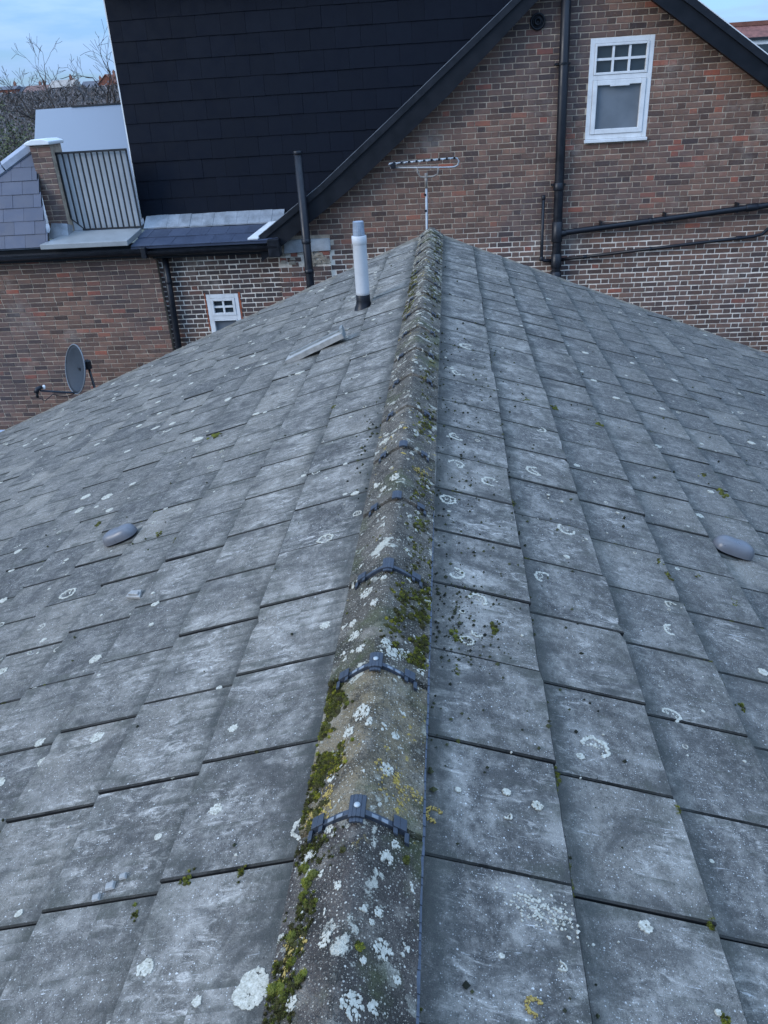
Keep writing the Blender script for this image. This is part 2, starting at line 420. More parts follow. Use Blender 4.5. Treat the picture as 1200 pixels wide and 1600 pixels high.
def make_slope(side):
    mb = MB(); edge = []
    def add(pts, t, uvs, e):
        mb.quad(pts, t, uvs); edge.extend(e)
    c, cl, cr_ = .004, .0038, .0025
    for k in range(NROW):
        vt = S0 + k * GA; vh = max(.03, vt - GA - .045)
        j0 = int((Y_NEAR - PH[side]) / TW) - 1
        ua = PH[side] + j0 * TW
        while ua < Y_FAR:
            ub = ua + TW
            gap = random.uniform(.004, .0072)
            u0, u1 = ua + gap / 2, min(ub - gap / 2, Y_FAR)
            ua = ub
            if u1 - u0 < .04: continue
            t = random.random(); t = min(1, max(0, random.gauss(.56 if side < 0 else .2, .25)))  # slope turned from the sun tinted darker, its shade put into the colour
            jn, jt, js = random.gauss(0, .0022), random.gauss(0, .0022), random.gauss(0, .0035)   # lift, twist, slip
            sd = random.random() * 50
            nu = 8
            def top(u, v, dn=0):
                f = (vt - v) / GA
                tw = jt * ((u - u0) / TW - .5)
                return -DROP * f + jn * (1 - .6 * f) + tw * (1 - .5 * f) + dn
            us = [u0 + (u1 - u0) * i / nu for i in range(nu + 1)]
            tv_ = [vt + js + noise.noise((u * 22 + sd, sd, 0)) * .0022 + noise.noise((u * 70 + sd, sd, 3)) * .0012 for u in us]
            if random.random() < .3:
                for q in random.sample((0, 0, nu, nu, random.randrange(1, nu)), 1): tv_[q] -= random.uniform(.004, .015)
            uin = [u0 + cl] + us[1:-1] + [u1 - cr_]
            vm = vt - GA * .5
            for i in range(nu):
                a, b = uin[i], uin[i + 1]; A, B = us[i], us[i + 1]
                eL, eR = (1. if i == 0 else 0.), (1. if i == nu - 1 else 0.)
                va, vb = tv_[i] - c, tv_[i + 1] - c
                # upper half, lower half
                for (p0, p1, q0, q1, e) in ((vh, vh, vm, vm, (.8, .8, .0, .0)), (vm, vm, va, vb, (0., 0., .75, .75))):
                    mx = lambda x, y: max(x, y)
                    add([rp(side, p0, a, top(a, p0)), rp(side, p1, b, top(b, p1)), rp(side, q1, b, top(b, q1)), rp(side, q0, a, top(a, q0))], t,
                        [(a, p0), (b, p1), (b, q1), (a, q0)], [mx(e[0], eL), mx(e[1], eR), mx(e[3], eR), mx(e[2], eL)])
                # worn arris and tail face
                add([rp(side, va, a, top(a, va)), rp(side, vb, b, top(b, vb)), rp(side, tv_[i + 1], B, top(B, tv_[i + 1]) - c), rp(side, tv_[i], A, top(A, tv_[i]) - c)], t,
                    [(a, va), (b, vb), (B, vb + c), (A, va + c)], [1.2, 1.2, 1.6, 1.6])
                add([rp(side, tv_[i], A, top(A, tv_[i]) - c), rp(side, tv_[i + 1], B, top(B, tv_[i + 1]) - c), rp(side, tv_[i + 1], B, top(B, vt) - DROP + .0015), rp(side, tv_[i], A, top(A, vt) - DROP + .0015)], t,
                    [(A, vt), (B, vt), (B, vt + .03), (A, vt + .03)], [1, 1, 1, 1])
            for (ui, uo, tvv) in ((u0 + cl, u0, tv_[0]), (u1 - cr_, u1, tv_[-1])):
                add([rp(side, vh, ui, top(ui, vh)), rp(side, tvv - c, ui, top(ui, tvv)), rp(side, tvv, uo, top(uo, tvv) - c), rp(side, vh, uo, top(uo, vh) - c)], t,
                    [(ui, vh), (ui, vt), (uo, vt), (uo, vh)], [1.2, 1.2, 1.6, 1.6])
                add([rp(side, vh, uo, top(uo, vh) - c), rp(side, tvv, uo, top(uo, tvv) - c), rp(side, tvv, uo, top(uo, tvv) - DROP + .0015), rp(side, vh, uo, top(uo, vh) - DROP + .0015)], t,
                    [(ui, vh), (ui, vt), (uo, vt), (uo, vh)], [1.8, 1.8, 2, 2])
    # felt under the joints, so no daylight shows between the tiles
    vend = S0 + (NROW - 1) * GA
    n0 = -DROP * 2.3
    add([rp(side, .02, Y_NEAR, n0), rp(side, .02, Y_FAR - .02, n0), rp(side, vend - .03, Y_FAR - .02, n0), rp(side, vend - .03, Y_NEAR, n0)], 0.,
        [(0, 0)] * 4, [2, 2, 2, 2])
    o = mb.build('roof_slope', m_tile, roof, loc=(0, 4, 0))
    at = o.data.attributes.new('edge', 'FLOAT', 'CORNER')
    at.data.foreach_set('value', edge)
    return o
sl = make_slope(1); tag(sl, 'shade-toned tiled slope with white streaks')
sl2 = make_slope(-1); tag(sl2, 'grey tiled slope dotted with round white lichen')

# verge bedding, eaves and plain walls below
VE = S0 + (NROW - 1) * GA
for side in (1, -1):
    mb = MB(); n = 60
    for i in range(n):
        v0, v1 = .12 + (VE - .12) * i / n, .12 + (VE - .12) * (i + 1) / n
        w0, w1 = .012 + dented(v0 + side, .01, 4), .012 + dented(v1 + side, .01, 4)
        h0, h1 = -.004 + dented(v0, .008, 6), -.004 + dented(v1, .008, 6)
        mb.hexa([rp(side, v0, Y_FAR + .002, -.075), rp(side, v1, Y_FAR + .002, -.075), rp(side, v1, Y_FAR + .028 + w1, -.075), rp(side, v0, Y_FAR + .028 + w0, -.075),
                 rp(side, v0, Y_FAR + .002, h0), rp(side, v1, Y_FAR + .002, h1), rp(side, v1, Y_FAR + .02 + w1, h1 - .004), rp(side, v0, Y_FAR + .02 + w0, h0 - .004)])
    mb.build('verge', m_verge, roof)
mb = MB(); xe = VE * CT - .35; ze = -xe * ST / CT - .11
mb.prism([(-xe, GZ), (xe, GZ), (xe, ze), (0, -.11), (-xe, ze)], 'y', Y_NEAR + .1, Y_FAR - .04)
mb.build('wall', plain('rendered wall', (.35, .33, .3), .9, .2, .15, 3), roof)
for side in (1, -1):
    mb = MB(); xg = side * (VE * CT + .05); zg = -VE * ST - .09
    pr = [(xg + .06 * math.cos(a), zg + .06 * math.sin(a)) for a in [math.pi * (1 + i / 8) for i in range(9)]]
    pr += [(xg + .05 * math.cos(a), zg + .05 * math.sin(a)) for a in [math.pi * (2 - i / 8) for i in range(9)]]
    mb.prism(pr, 'y', Y_NEAR, Y_FAR)
    mb.build('gutter', m_blackpipe, roof)

# ---- ridge tiles
RP_, RY0 = .455, 1.06                      # spacing, first joint
PROF = [(-.128, -.052), (-.112, -.042), (-.09, -.0265), (-.065, -.009), (-.042, .007), (-.024, .0175), (-.010, .0235), (0, .025),
        (.010, .0235), (.024, .0175), (.042, .007), (.065, -.009), (.09, -.0265), (.112, -.042), (.128, -.052)]
def prof_z(x):
    for (x0, z0), (x1, z1) in zip(PROF, PROF[1:]):
        if x0 <= x <= x1: return z0 + (z1 - z0) * (x - x0) / (x1 - x0)
    return PROF[0][1]
RIDGE_J = [RY0 + RP_ * k for k in range(-4, 17)] + [Y_FAR + .03]
LIFT = {}
def ridge_z(x, y):
    """top of the ridge tile at x, y (near end of each tile rides a little high)"""
    for a, b in zip(RIDGE_J, RIDGE_J[1:]):
        if a <= y <= b:
            f = (y - a) / RP_; return prof_z(x) + .011 * (1 - f)
    return prof_z(x)
ridge_tones = {3: (.062, .05, .042), 4: (.22, .165, .095), 5: (.10, .083, .062), 6: (.09, .075, .058)}
for i, (ya, yb) in enumerate(zip(RIDGE_J, RIDGE_J[1:])):
    mb = MB(); y0, y1 = ya + .004, yb - .004; n = 26; sd = i * 3.3
    rows = []
    for j in range(n + 1):
        y = y0 + (y1 - y0) * j / n; row = []
        for q, (x, z) in enumerate(PROF):
            w = .0022 * noise.noise((x * 30 + sd, y * 30, sd)) + .0012 * noise.noise((x * 90, y * 90, sd))
            ex = .0025 * noise.noise((y * 25, sd, x)) if q in (0, len(PROF) - 1) else 0
            ey = .003 * noise.noise((x * 40, sd, j)) if j in (0, n) else 0
            row.append(len(mb.v)); mb.v.append((x + ex, y + ey, ridge_z(x, min(max(y, ya + 1e-4), yb - 1e-4)) + w))
        rows.append(row)
    m = len(PROF)
    for j in range(n):
        for q in range(m - 1): mb.face((rows[j][q], rows[j][q + 1], rows[j + 1][q + 1], rows[j + 1][q]))
    def low(idx, d=.022):
        x, y, z = mb.v[idx]; mb.v.append((x * .985, y, z - d)); return len(mb.v) - 1
    for end in (0, n):
        lo = [low(rows[end][q]) for q in range(m)]
        for q in range(m - 1): mb.face((rows[end][q], rows[end][q + 1], lo[q + 1], lo[q]) if end else (rows[end][q + 1], rows[end][q], lo[q], lo[q + 1]))
    for q in (0, m - 1):
        lo = [low(rows[j][q]) for j in range(n + 1)]
        for j in range(n): mb.face((rows[j][q], rows[j + 1][q], lo[j + 1], lo[j]))
    cy = (ya + yb) / 2
    o = mb.build('ridge_tile', m_ridge, roof, smooth=False, loc=(0, cy, 0))
    tone = ridge_tones.get(i, (.098, .082, .064)); k = random.uniform(.85, 1.12)
    o.color = (tone[0] * k, tone[1] * k, tone[2] * k, 1)
    if i == 4: tag(o, 'pale sandy ridge tile with thick green moss along one flank')
    if i == 3: tag(o, 'dark brown ridge tile nearest the bottom, with pale lichen spots')
    # union clip over the near end
    if i < 1: continue
    mb = MB(); jy = ya
    def strip(xa, xb, ya_, yb_, up, thick, nx=6):
        for t in range(nx):
            a, b = xa + (xb - xa) * t / nx, xa + (xb - xa) * (t + 1) / nx
            za0, zb0 = prof_z(a) + .0115 + up, prof_z(b) + .0115 + up
            mb.hexa([(a, ya_, za0 - thick), (b, ya_, zb0 - thick), (b, yb_, zb0 - thick), (a, yb_, za0 - thick), (a, ya_, za0), (b, ya_, zb0), (b, yb_, zb0), (a, yb_, za0)])
    if i <= 6: strip(-.098, .098, jy - .008, jy + .005, .0005, .02, 12)        # dark gasket in the joint
    if i <= 8 and i > 6:
        strip(-.017, .017, jy - .02, jy + .034, .007, .007, 4); mb.build('ridge_clip', m_clip, o, bevel=.0012); mb = MB()
    if i <= 6:
        strip(-.017, .017, jy - .02, jy + .034, .007, .007, 4)          # centre tab
        strip(-.014, .014, jy - .03, jy - .02, .003, .006, 4)
    for s in (-1, 1):
        if i > 6 and s == 1: mb.build('ridge_clip', m_clip, o, bevel=.0012); mb = MB()
        a, b = sorted((s * .072, s * .098))
        strip(a, b, jy - .008, jy + .02, .006, .006, 2)             # side hook and its legs
        strip(s * .072 if s > 0 else s * .072 - .009, s * .072 + .009 if s > 0 else s * .072, jy - .022, jy - .008, .003, .008, 1)
        a, b = sorted((s * .094, s * .103)); strip(a, b, jy - .03, jy - .006, .001, .012, 1)
    cl = mb.build('ridge_clip', m_clip, o, bevel=.0012)
    if i > 5: continue
    mb = MB(); zc = prof_z(0) + .0187
    mb.lathe([(0, .004), (.004, .0036), (.0062, .002), (.0068, 0)], (0, jy + .006, zc), n=12)
    mb.build('screw', m_screw, o, smooth=True)
    if i > 6: continue
    for s in (-1, 1):
        for xc in (.036, .055):
            mb = MB(); a, b = sorted((s * (xc - .0065), s * (xc + .0065))); strip(a, b, jy - .0085, jy - .001, .0022, .002, 1)
            mb.build('clip_window', m_clipgrey, o)

# ---- blue grey ridge roll showing along one edge
mb = MB(); y = .2
while y < 3.3:
    y2 = y + random.uniform(.012, .05)
    w = .152 + dented(y, .003, 5) - max(0, y - 2.1) * .012
    if w > .142:
        mb.hexa([on_tile(1, .118, y, .0005), on_tile(1, w, y, .0005), on_tile(1, w, y2 - .0006, .0005), on_tile(1, .118, y2 - .0006, .0005),
                 on_tile(1, .118, y, .016), on_tile(1, w, y, .009), on_tile(1, w, y2 - .0006, .007), on_tile(1, .118, y2 - .0006, .014)])
    y = y2
o = mb.build('ridge_roll', m_membrane, roof)
# ================================================================== LICHEN, MOSS, CRUMBS
def lichen_mat(name, a, b):
    M = Mat(name, a, .95, .1); v = M.n('ShaderNodeNewGeometry').outputs['Position']
    f = M.math('ADD', M.math('MULTIPLY', M.ramp(M.noise(v, 110, 5, .75), .3, .7), .6), M.math('MULTIPLY', M.attr('tint'), .4))
    M.color(M.mix(f, a, b)); M.bump(M.noise(v, 200, 3), .6, .003); return M.m
m_lich = lichen_mat('pale lichen', (.22, .2, .15), (.56, .51, .41))
m_lichy = lichen_mat('ochre lichen', (.2, .14, .045), (.42, .29, .085))
LIST = [(1,.612,1.512,.0461,'a'),(1,.229,2.148,.0389,'a'),(1,.387,2.903,.0473,'a'),(1,.204,2.656,.0416,'o'),(1,.263,4.234,.0621,'a'),(1,.247,3.304,.0453,'a'),(1,.919,1.334,.0287,'a'),(1,1.413,2.625,.0393,'d'),(1,1.501,3.359,.0358,'d'),(1,1.34,2.125,.0321,'d'),(1,1.244,3.99,.0359,'d'),(1,1.264,3.599,.0372,'d'),(1,.703,3.74,.041,'a'),(1,.872,3.459,.0288,'d'),(1,1.251,5.078,.0405,'d'),(1,2.084,5.837,.0638,'d'),(1,2.341,4.866,.052,'d'),(1,.362,.794,.0206,'y'),(1,.173,1.161,.0248,'y'),(1,.423,.878,.0111,'a'),(1,.307,.875,.008,'d'),(1,.745,.873,.0105,'d'),(1,.228,1.244,.0116,'d'),(-1,.186,2.264,.0511,'o'),(-1,.172,2.176,.0488,'o'),(-1,.454,2.291,.0351,'o'),(-1,.462,2.22,.0409,'d'),(-1,.195,.777,.0338,'D'),(-1,.3,.767,.0177,'d'),(-1,.559,1.193,.0171,'d'),(-1,.585,1.39,.0239,'d'),(-1,1.683,2.792,.0709,'o'),(-1,1.922,3.777,.0592,'d'),(-1,1.792,3.662,.0797,'d'),(-1,.297,2.411,.0353,'o'),(-1,.154,1.114,.0344,'a'),(-1,.218,2.73,.0318,'d'),(-1,.188,2.546,.0218,'o'),(-1,1.165,1.632,.046,'d'),(-1,1.498,2.33,.024,'o'),(-1,2.422,3.391,.05,'d'),(-1,2.563,3.715,.075,'d'),(-1,1.475,4.702,.0611,'d'),(-1,1.999,5.155,.0996,'d'),(-1,2.553,6.214,.1,'d'),(-1,2.262,4.003,.0768,'d'),(-1,1.074,1.822,.0243,'d'),(-1,.504,.767,.0097,'d'),(-1,.905,1.071,.0229,'d'),(-1,.548,1.712,.0166,'d'),(-1,.531,3.144,.0254,'d')]
def roof_clear(v, r):
    """keep a patch from straddling a tile tail"""
    t = tail_of(v); return v + r < t - .004 and (v - r > t - GA + .01 or t == S0)
def blob(mb, side, v, u, r, a0=0, a1=2 * math.pi, inner=0., n=18, h=.0022, rag=.22, ax=1.):
    sd = random.random() * 99; ring_o, ring_i = [], []
    full = a1 - a0 > 6.28; cnt = n if full else n + 1
    for k in range(cnt):
        t = a0 + (a1 - a0) * k / n
        rr = r * (1 + rag * noise.noise((math.cos(t) * 1.7 + sd, math.sin(t) * 1.7, sd)) + rag * .6 * noise.noise((math.cos(t) * 5 + sd, math.sin(t) * 5, sd)))
        ri = inner * r * (1 + .5 * rag * noise.noise((math.cos(t) * 3 + sd, math.sin(t) * 3, 2)))
        if not full: w = max(0., math.sin(math.pi * k / n)) ** .5; ri = rr - (rr - ri) * max(.12, w)
        ring_o.append((v + rr * math.cos(t) * ax, u + rr * math.sin(t))); ring_i.append((v + ri * math.cos(t) * ax, u + ri * math.sin(t)))
    P = lambda q, nn: on_tile(side, q[0], q[1], nn)
    if inner:
        for k in range(n):
            k2 = (k + 1) % cnt
            mb.quad([P(ring_i[k], h), P(ring_i[k2], h), P(ring_o[k2], h * .8), P(ring_o[k], h * .8)])
            mb.quad([P(ring_o[k], h * .8), P(ring_o[k2], h * .8), P(ring_o[k2], -.002), P(ring_o[k], -.002)])
            mb.quad([P(ring_i[k2], h), P(ring_i[k], h), P(ring_i[k], -.002), P(ring_i[k2], -.002)])
    else:
        for k in range(n):
            k2 = (k + 1) % cnt
            mb.quad([P((v, u), h * 1.1), P(ring_o[k], h), P(ring_o[k2], h)])
            mb.quad([P(ring_o[k], h), P(ring_o[k2], h), P(ring_o[k2], -.002), P(ring_o[k], -.002)])
def crust(mb, side, v, u, r, mode='d', dens=1.):
    """lichen as it grows: many ragged flecks, thick at the rim and thin inside"""
    sd = random.random() * 99; a0 = random.uniform(0, 6.28); aw = random.uniform(3.2, 4.6)
    t = tail_of(v)
    n = int((40 + r * 5200) * dens)
    for _ in range(n):
        a = a0 + random.random() * (aw if mode == 'a' else 6.2832)
        wob = 1 + .22 * noise.noise((math.cos(a) * 1.5 + sd, math.sin(a) * 1.5, sd)) + .12 * noise.noise((math.cos(a) * 4 + sd, math.sin(a) * 4, 1))
        if mode == 'd': q = r * wob * random.random() ** .5
        else: q = r * wob * (random.uniform(.84, 1) if random.random() < .94 else random.uniform(.1, .8))
        vv, uu = v + q * math.cos(a), u + q * math.sin(a)
        if vv > t - .004: continue
        i0 = len(mb.f)
        blob(mb, side, vv, uu, (.0009 + r * (.03 + .07 * random.random() ** 2)) * (1.5 if mode == 'd' else 1), n=7, rag=.5, h=.0014)
        tt = random.random()
        for k in range(i0, len(mb.f)): mb.tint[k] = tt
lw, ly = MB(), MB()
for side, v, u, r, kind in LIST:
    r = min(r * (.62 if side < 0 and v > .6 else .85), .04)
    if kind == 'D': crust(lw, side, v, u, .033, 'o', 1.3); crust(lw, side, v, u, .028, 'd', 1.5)
    t = tail_of(v)
    if v + r > t - .006: v = t - r - .008
    if kind in 'ao': crust(lw, side, v, u, r * .95, kind)
    elif kind == 'd': crust(lw, side, v, u, r * .6, 'd')
    elif kind == 'y':
        for _ in range(90):
            a, q = random.uniform(.4, 5.0), r * (.6 + .45 * random.random()); blob(ly, side, v + q * math.cos(a), u + q * math.sin(a), random.uniform(.0006, .0021), n=7, h=.0012)
def scatter(mb, side, count, vr, ur, rr, pw=1.):
    for _ in range(count):
        v, u = vr[0] + (vr[1] - vr[0]) * random.random() ** pw, random.uniform(*ur); r = rr[0] + (rr[1] - rr[0]) * random.random() ** 3
        if not roof_clear(v, r): continue
        z = random.random()
        if u < 4.2 and r > .008: crust(mb, side, v, u, r * 1.1, 'd' if z < .6 else 'o' if z < .8 else 'a', .7); continue
        if z < .75: blob(mb, side, v, u, r, n=10 if r < .012 else 16, rag=.35, ax=random.uniform(.8, 1.3))
        else: blob(mb, side, v, u, r * 1.2, random.uniform(0, 3), random.uniform(5, 8), .7, n=18)
scatter(lw, -1, 600, (.9, 6.2), (1.2, 8.5), (.006, .034))
scatter(lw, -1, 170, (.2, 1.3), (.5, 8.5), (.003, .02))
scatter(lw, 1, 230, (.9, 4.6), (.8, 8.5), (.004, .022))
scatter(lw, 1, 160, (.18, 1.2), (.5, 8.5), (.002, .013))
for _ in range(250):                                     # crumbly crust beside the ridge
    f = random.gauss(0, .5); v, u = .40 + .055 * f + random.gauss(0, .022), .985 - .018 * f + random.gauss(0, .017)
    if roof_clear(v, .006): blob(lw, 1, v, u, (.0008 + .0028 * random.random() ** 2), n=7, rag=.5, h=.0016)
crust(lw, 1, .262, 1.80, .02, 'o'); crust(lw, 1, .292, 1.845, .016, 'a')
for v_, u_, r_ in ((.30, 2.02, .03), (.24, 3.0, .035), (.56, 2.3, .03), (.7, 2.7, .035), (.33, 4.8, .05), (.62, 3.2, .04), (1.02, 2.2, .03), (.9, 1.75, .026)): crust(lw, 1, v_, u_, r_, 'a')
tag(lw.build('pale_lichen', m_lich, fix=False), 'white and grey green lichen discs, rings and arcs dotted over the roof tiles', 'lichen', kind='stuff')
# lichen on the ridge itself
lr = MB()
def ridge_blob(mb, x, y, r, n=16, rag=.35, h=.0025):
    sd = random.random() * 99; P = []
    for k in range(n):
        t = 6.2832 * k / n; rr = r * (1 + rag * noise.noise((math.cos(t) * 2 + sd, math.sin(t) * 2, sd)) + rag * noise.noise((math.cos(t) * 6 + sd, math.sin(t) * 6, sd)))
        P.append((x + rr * math.cos(t) * .85, y + rr * math.sin(t)))
    if max(abs(p[0]) for p in P) > .127: return
    V = lambda q, d: (q[0], q[1], ridge_z(q[0], q[1]) + .0012 + d)
    for k in range(n):
        k2 = (k + 1) % n
        mb.quad([V((x, y), h * 1.2), V(P[k], h), V(P[k2], h)]); mb.quad([V(P[k], h), V(P[k2], h), V(P[k2], -.004), V(P[k], -.004)])
for x, y, r in [(.062, .985, .019), (.07, .80, .024), (-.03, .80, .018), (.03, .69, .03), (.062, .70, .014), (.058, .865, .012), (.078, 1.02, .013), (-.095, 1.0, .016), (-.088, .955, .012), (-.058, 1.045, .014), (-.02, .90, .012), (-.075, .705, .016), (.047, .84, .008), (.04, .768, .008), (.095, .76, .010),
                (-.02, 1.35, .033), (.05, 1.19, .022), (-.045, 1.30, .02), (.06, 1.30, .014), (-.06, 1.88, .03), (-.03, 1.80, .018), (-.075, 1.68, .026), (.04, 1.57, .03), (.02, 1.6, .022), (.062, 1.59, .022), (-.05, 1.6, .02), (-.09, 1.75, .02), (-.01, 1.92, .014), (.05, 2.1, .012), (-.09, 3.05, .035), (-.06, 2.55, .02), (-.02, 2.6, .035), (-.09, 2.62, .02)]:
    for _ in range(int(16 + r * 1900)):
        a, q = random.uniform(0, 6.28), r * .78 * random.random() ** .6
        ridge_blob(lr, x + q * math.cos(a) * .8, y + q * math.sin(a), random.uniform(.0009, .0016 + r * .085), n=8, rag=.5, h=.0014)
for _ in range(420):
    y = .55 + 8 * random.random() ** .8; x = random.uniform(-.115, .115); r = .003 + (.011 + .0016 * y) * random.random() ** 2.2
    for _ in range(int(2 + r * 450)):
        a, q = random.uniform(0, 6.28), r * random.random() ** .6
        ridge_blob(lr, x + q * math.cos(a) * .7, y + q * math.sin(a), random.uniform(.0012, .0022 + r * .22), n=8, rag=.5, h=.0016)
tag(lr.build('ridge_lichen', m_lich, fix=False), 'pale lichen crust blotched along the concrete ridge tiles', 'lichen', kind='stuff')
for _ in range(42):
    x, y = random.choice([(.1, 1.13), (-.078, 1.1), (-.062, 1.235), (.06, 1.16), (-.1, .8), (.08, 2.72)]); x += random.gauss(0, .012); y += random.gauss(0, .022)
    [ridge_blob(ly, x + random.gauss(0, .006), y + random.gauss(0, .008), random.uniform(.0009, .0032), n=7, rag=.5, h=.0014) for _ in range(9)]
tag(ly.build('ochre_lichen', m_lichy, fix=False), 'ochre yellow lichen flecks on the ridge and nearby tiles', 'lichen', kind='stuff')

m_moss = Mat('moss', (.08, .1, .02), .95, .1)
mt = m_moss.attr('tint'); mr = m_moss.n('ShaderNodeValToRGB'); m_moss.put(mr.inputs[0], mt)
while len(mr.color_ramp.elements) < 4: mr.color_ramp.elements.new(.5)
for e, (p, c) in zip(mr.color_ramp.elements, [(0, (.034, .027, .012)), (.35, (.07, .068, .018)), (.7, (.14, .145, .02)), (1, (.3, .24, .028))]): e.position = p; e.color = (*c, 1)
m_moss.color(mr.outputs[0])
def tuft(mb, base, nrm, r, tint, dens=1.):
    """a moss cushion: a low lumpy dome under a pelt of short leafy spikes"""
    nrm = Vector(nrm).normalized(); a = nrm.orthogonal().normalized(); b = nrm.cross(a); base = Vector(base); h = r * random.uniform(.45, .8)
    tint = min(1, max(0, tint)); sd = random.random() * 50; n = 8; prev = None; rings = []
    for q, (f, z) in enumerate(((1, -.15), (.86, .45), (.5, .85))):
        ring = []
        for k in range(n):
            t = 6.2832 * (k + .5 * q) / n; rr = r * f * (1 + .3 * noise.noise((math.cos(t) * 2 + sd, math.sin(t) * 2, q)))
            ring.append(len(mb.v)); mb.v.append(tuple(base + a * rr * math.cos(t) + b * rr * math.sin(t) + nrm * h * z))
        rings.append(ring)
    for q in range(2):
        for k in range(n): mb.face((rings[q][k], rings[q][(k + 1) % n], rings[q + 1][(k + 1) % n], rings[q + 1][k]), tint * .75)
    mb.v.append(tuple(base + nrm * h)); tp = len(mb.v) - 1
    for k in range(n): mb.face((rings[2][k], rings[2][(k + 1) % n], tp), tint * .8)
    for _ in range(int((38 if base.y < 2.1 else 16) * dens)):
        t, f = random.uniform(0, 6.28), random.random() ** .6
        d = a * math.cos(t) + b * math.sin(t)
        p = base + d * r * f + nrm * h * (1 - f * f) * .9
        l = random.uniform(.0022, .005) * (1 + r * 22); w = l * .22
        ax = (nrm * random.uniform(.5, 1) + d * random.uniform(-.1, .9) + Vector((random.uniform(-.3, .3), random.uniform(-.3, .3), 0))).normalized()
        sd_ = ax.cross(d).normalized() if ax.cross(d).length > .05 else a
        tt = min(1, max(0, tint + random.uniform(-.18, .25)))
        mb.quad([p - sd_ * w, p + sd_ * w, p + ax * l], tt)
def rn(x): return Vector((-.6 if x < 0 else .6, 0, 1)).normalized()
ms = MB()
def ridge_moss(xr, yr, n, rr, tr):
    for _ in range(int(n * 2.2)):
        x, y = random.gauss((xr[0] + xr[1]) / 2, (xr[1] - xr[0]) * .36), random.uniform(*yr)
        if abs(x) > .126: continue
        if noise.noise((x * 22, y * 14, 4.4)) + .6 * noise.noise((x * 75, y * 60, 1.4)) < -.05: continue
        tuft(ms, (x, y, ridge_z(x, y) - .001), rn(x), random.uniform(*rr) * random.uniform(.4, .85), random.uniform(tr[0] - .2, tr[1] + .1))
        if random.random() < .5: xx = x + random.gauss(0, .006); yy = y + random.gauss(0, .008); (tuft(ms, (xx, yy, ridge_z(xx, yy) - .003), rn(xx), random.uniform(*rr) * 1.3, random.uniform(0, .25), .7) if abs(xx) < .126 else None)
ridge_moss((-.126, -.078), (1.07, 1.52), 420, (.003, .009), (.2, .8))
ridge_moss((-.1, -.055), (1.12, 1.34), 170, (.003, .007), (.6, 1.))
ridge_moss((-.126, -.06), (.6, 1.04), 230, (.0025, .007), (.05, .55))
for x, y, r in [(-.083, .93, .011), (-.077, .945, .012), (-.09, .915, .01), (-.08, .895, .009), (-.098, .83, .013), (-.086, .78, .012), (-.062, .745, .012), (-.105, .74, .014), (-.09, .72, .012), (.03, .79, .009), (.098, 1.0, .01), (-.095, .97, .012)]:
    for _ in range(3): tuft(ms, (x + random.gauss(0, .004), y + random.gauss(0, .004), ridge_z(x, y) - .001), rn(x), r * random.uniform(.6, 1), random.uniform(.35, .7), 1.4)
ridge_moss((.045, .122), (1.57, 1.98), 420, (.003, .009), (.15, .85))
ridge_moss((.05, .122), (2.0, 2.4), 70, (.003, .008), (.2, .7))
ridge_moss((.06, .122), (2.45, 2.75), 45, (.003, .008), (.2, .8))
ridge_moss((.05, .122), (2.95, 3.35), 70, (.004, .010), (.3, .9))
ridge_moss((.05, .122), (3.35, 5.4), 90, (.004, .011), (.1, .6))
ridge_moss((-.124, -.07), (5.1, 6.7), 120, (.005, .012), (.3, .8))
ridge_moss((.04, .122), (5.4, 8.3), 130, (.005, .012), (.1, .6))
ridge_moss((-.122, -.03), (1.55, 5.0), 45, (.002, .006), (.05, .4))
CL = [(-1,.41,1.038,.0221),(-1,.28,1.033,.0156),(-1,1.374,4.346,.06),(-1,.485,3.894,.03),(-1,.542,.996,.0152),(1,.231,1.649,.0185),(1,.229,1.805,.0266),(1,.347,1.884,.0212),(1,.142,1.478,.0129),(1,.147,1.419,.0107),(1,1.11,2.57,.022),(1,1.28,2.691,.024),(1,1.147,2.017,.03),(1,.495,1.383,.019),(1,1.14,1.701,.03),(1,1.186,1.907,.02),(1,1.093,2.681,.02),(1,.799,1.364,.0142),(1,.787,1.062,.0137),(1,.147,.755,.0094),(1,.672,4.146,.03),(-1,1.302,3.084,.03),(-1,1.922,3.612,.03),(-1,1.172,2.981,.03),(1,1.682,3.901,.04),(1,1.729,3.705,.04),(1,1.102,4.149,.035),(1,.858,4.235,.04),(1,1.383,2.544,.022),(1,.755,.863,.015)]
def roof_n(side): return Vector((side * ST, 0, CT))
for side, v, u, r in CL:
    for _ in range(12):
        uu = u + random.gauss(0, r * .6); vv = v + random.gauss(0, r * .3)
        tuft(ms, on_tile(side, vv, uu, -.002), roof_n(side), r * random.uniform(.1, .36), random.uniform(.1, .75))
for side in (1, -1):                                          # thin runs of moss under the tails and in the joints
    for _ in range(620):
        k = random.randrange(0, 12); v = S0 + k * GA + .004; u = .5 + 8.1 * random.random()
        n_ = random.randrange(2, 9); t0 = random.uniform(.15, .75)
        if noise.noise((u * 1.3, k * 3.1, side * 9.)) < -.05: continue
        for q in range(n_): tuft(ms, on_tile(side, v + random.uniform(0, .006), u + q * .009, -.001), roof_n(side), random.uniform(.003, .0085), min(1, t0 + random.uniform(-.1, .2)), .5)
    for _ in range(240):
        j = random.randrange(2, 26); u = PH[side] + j * TW; v = random.uniform(.2, 3.6)
        if noise.noise((u * 2.3, v * 2., side * 5.)) < .1: continue
        for q in range(random.randrange(1, 5)): tuft(ms, on_tile(side, v + q * .008, u + random.uniform(-.003, .003), -.002), roof_n(side), random.uniform(.002, .006), random.uniform(.05, .5), .5)
tag(ms.build('moss', m_moss.m, fix=False), 'green and olive moss cushions along the ridge tiles and in the tile joints', 'moss', kind='stuff')

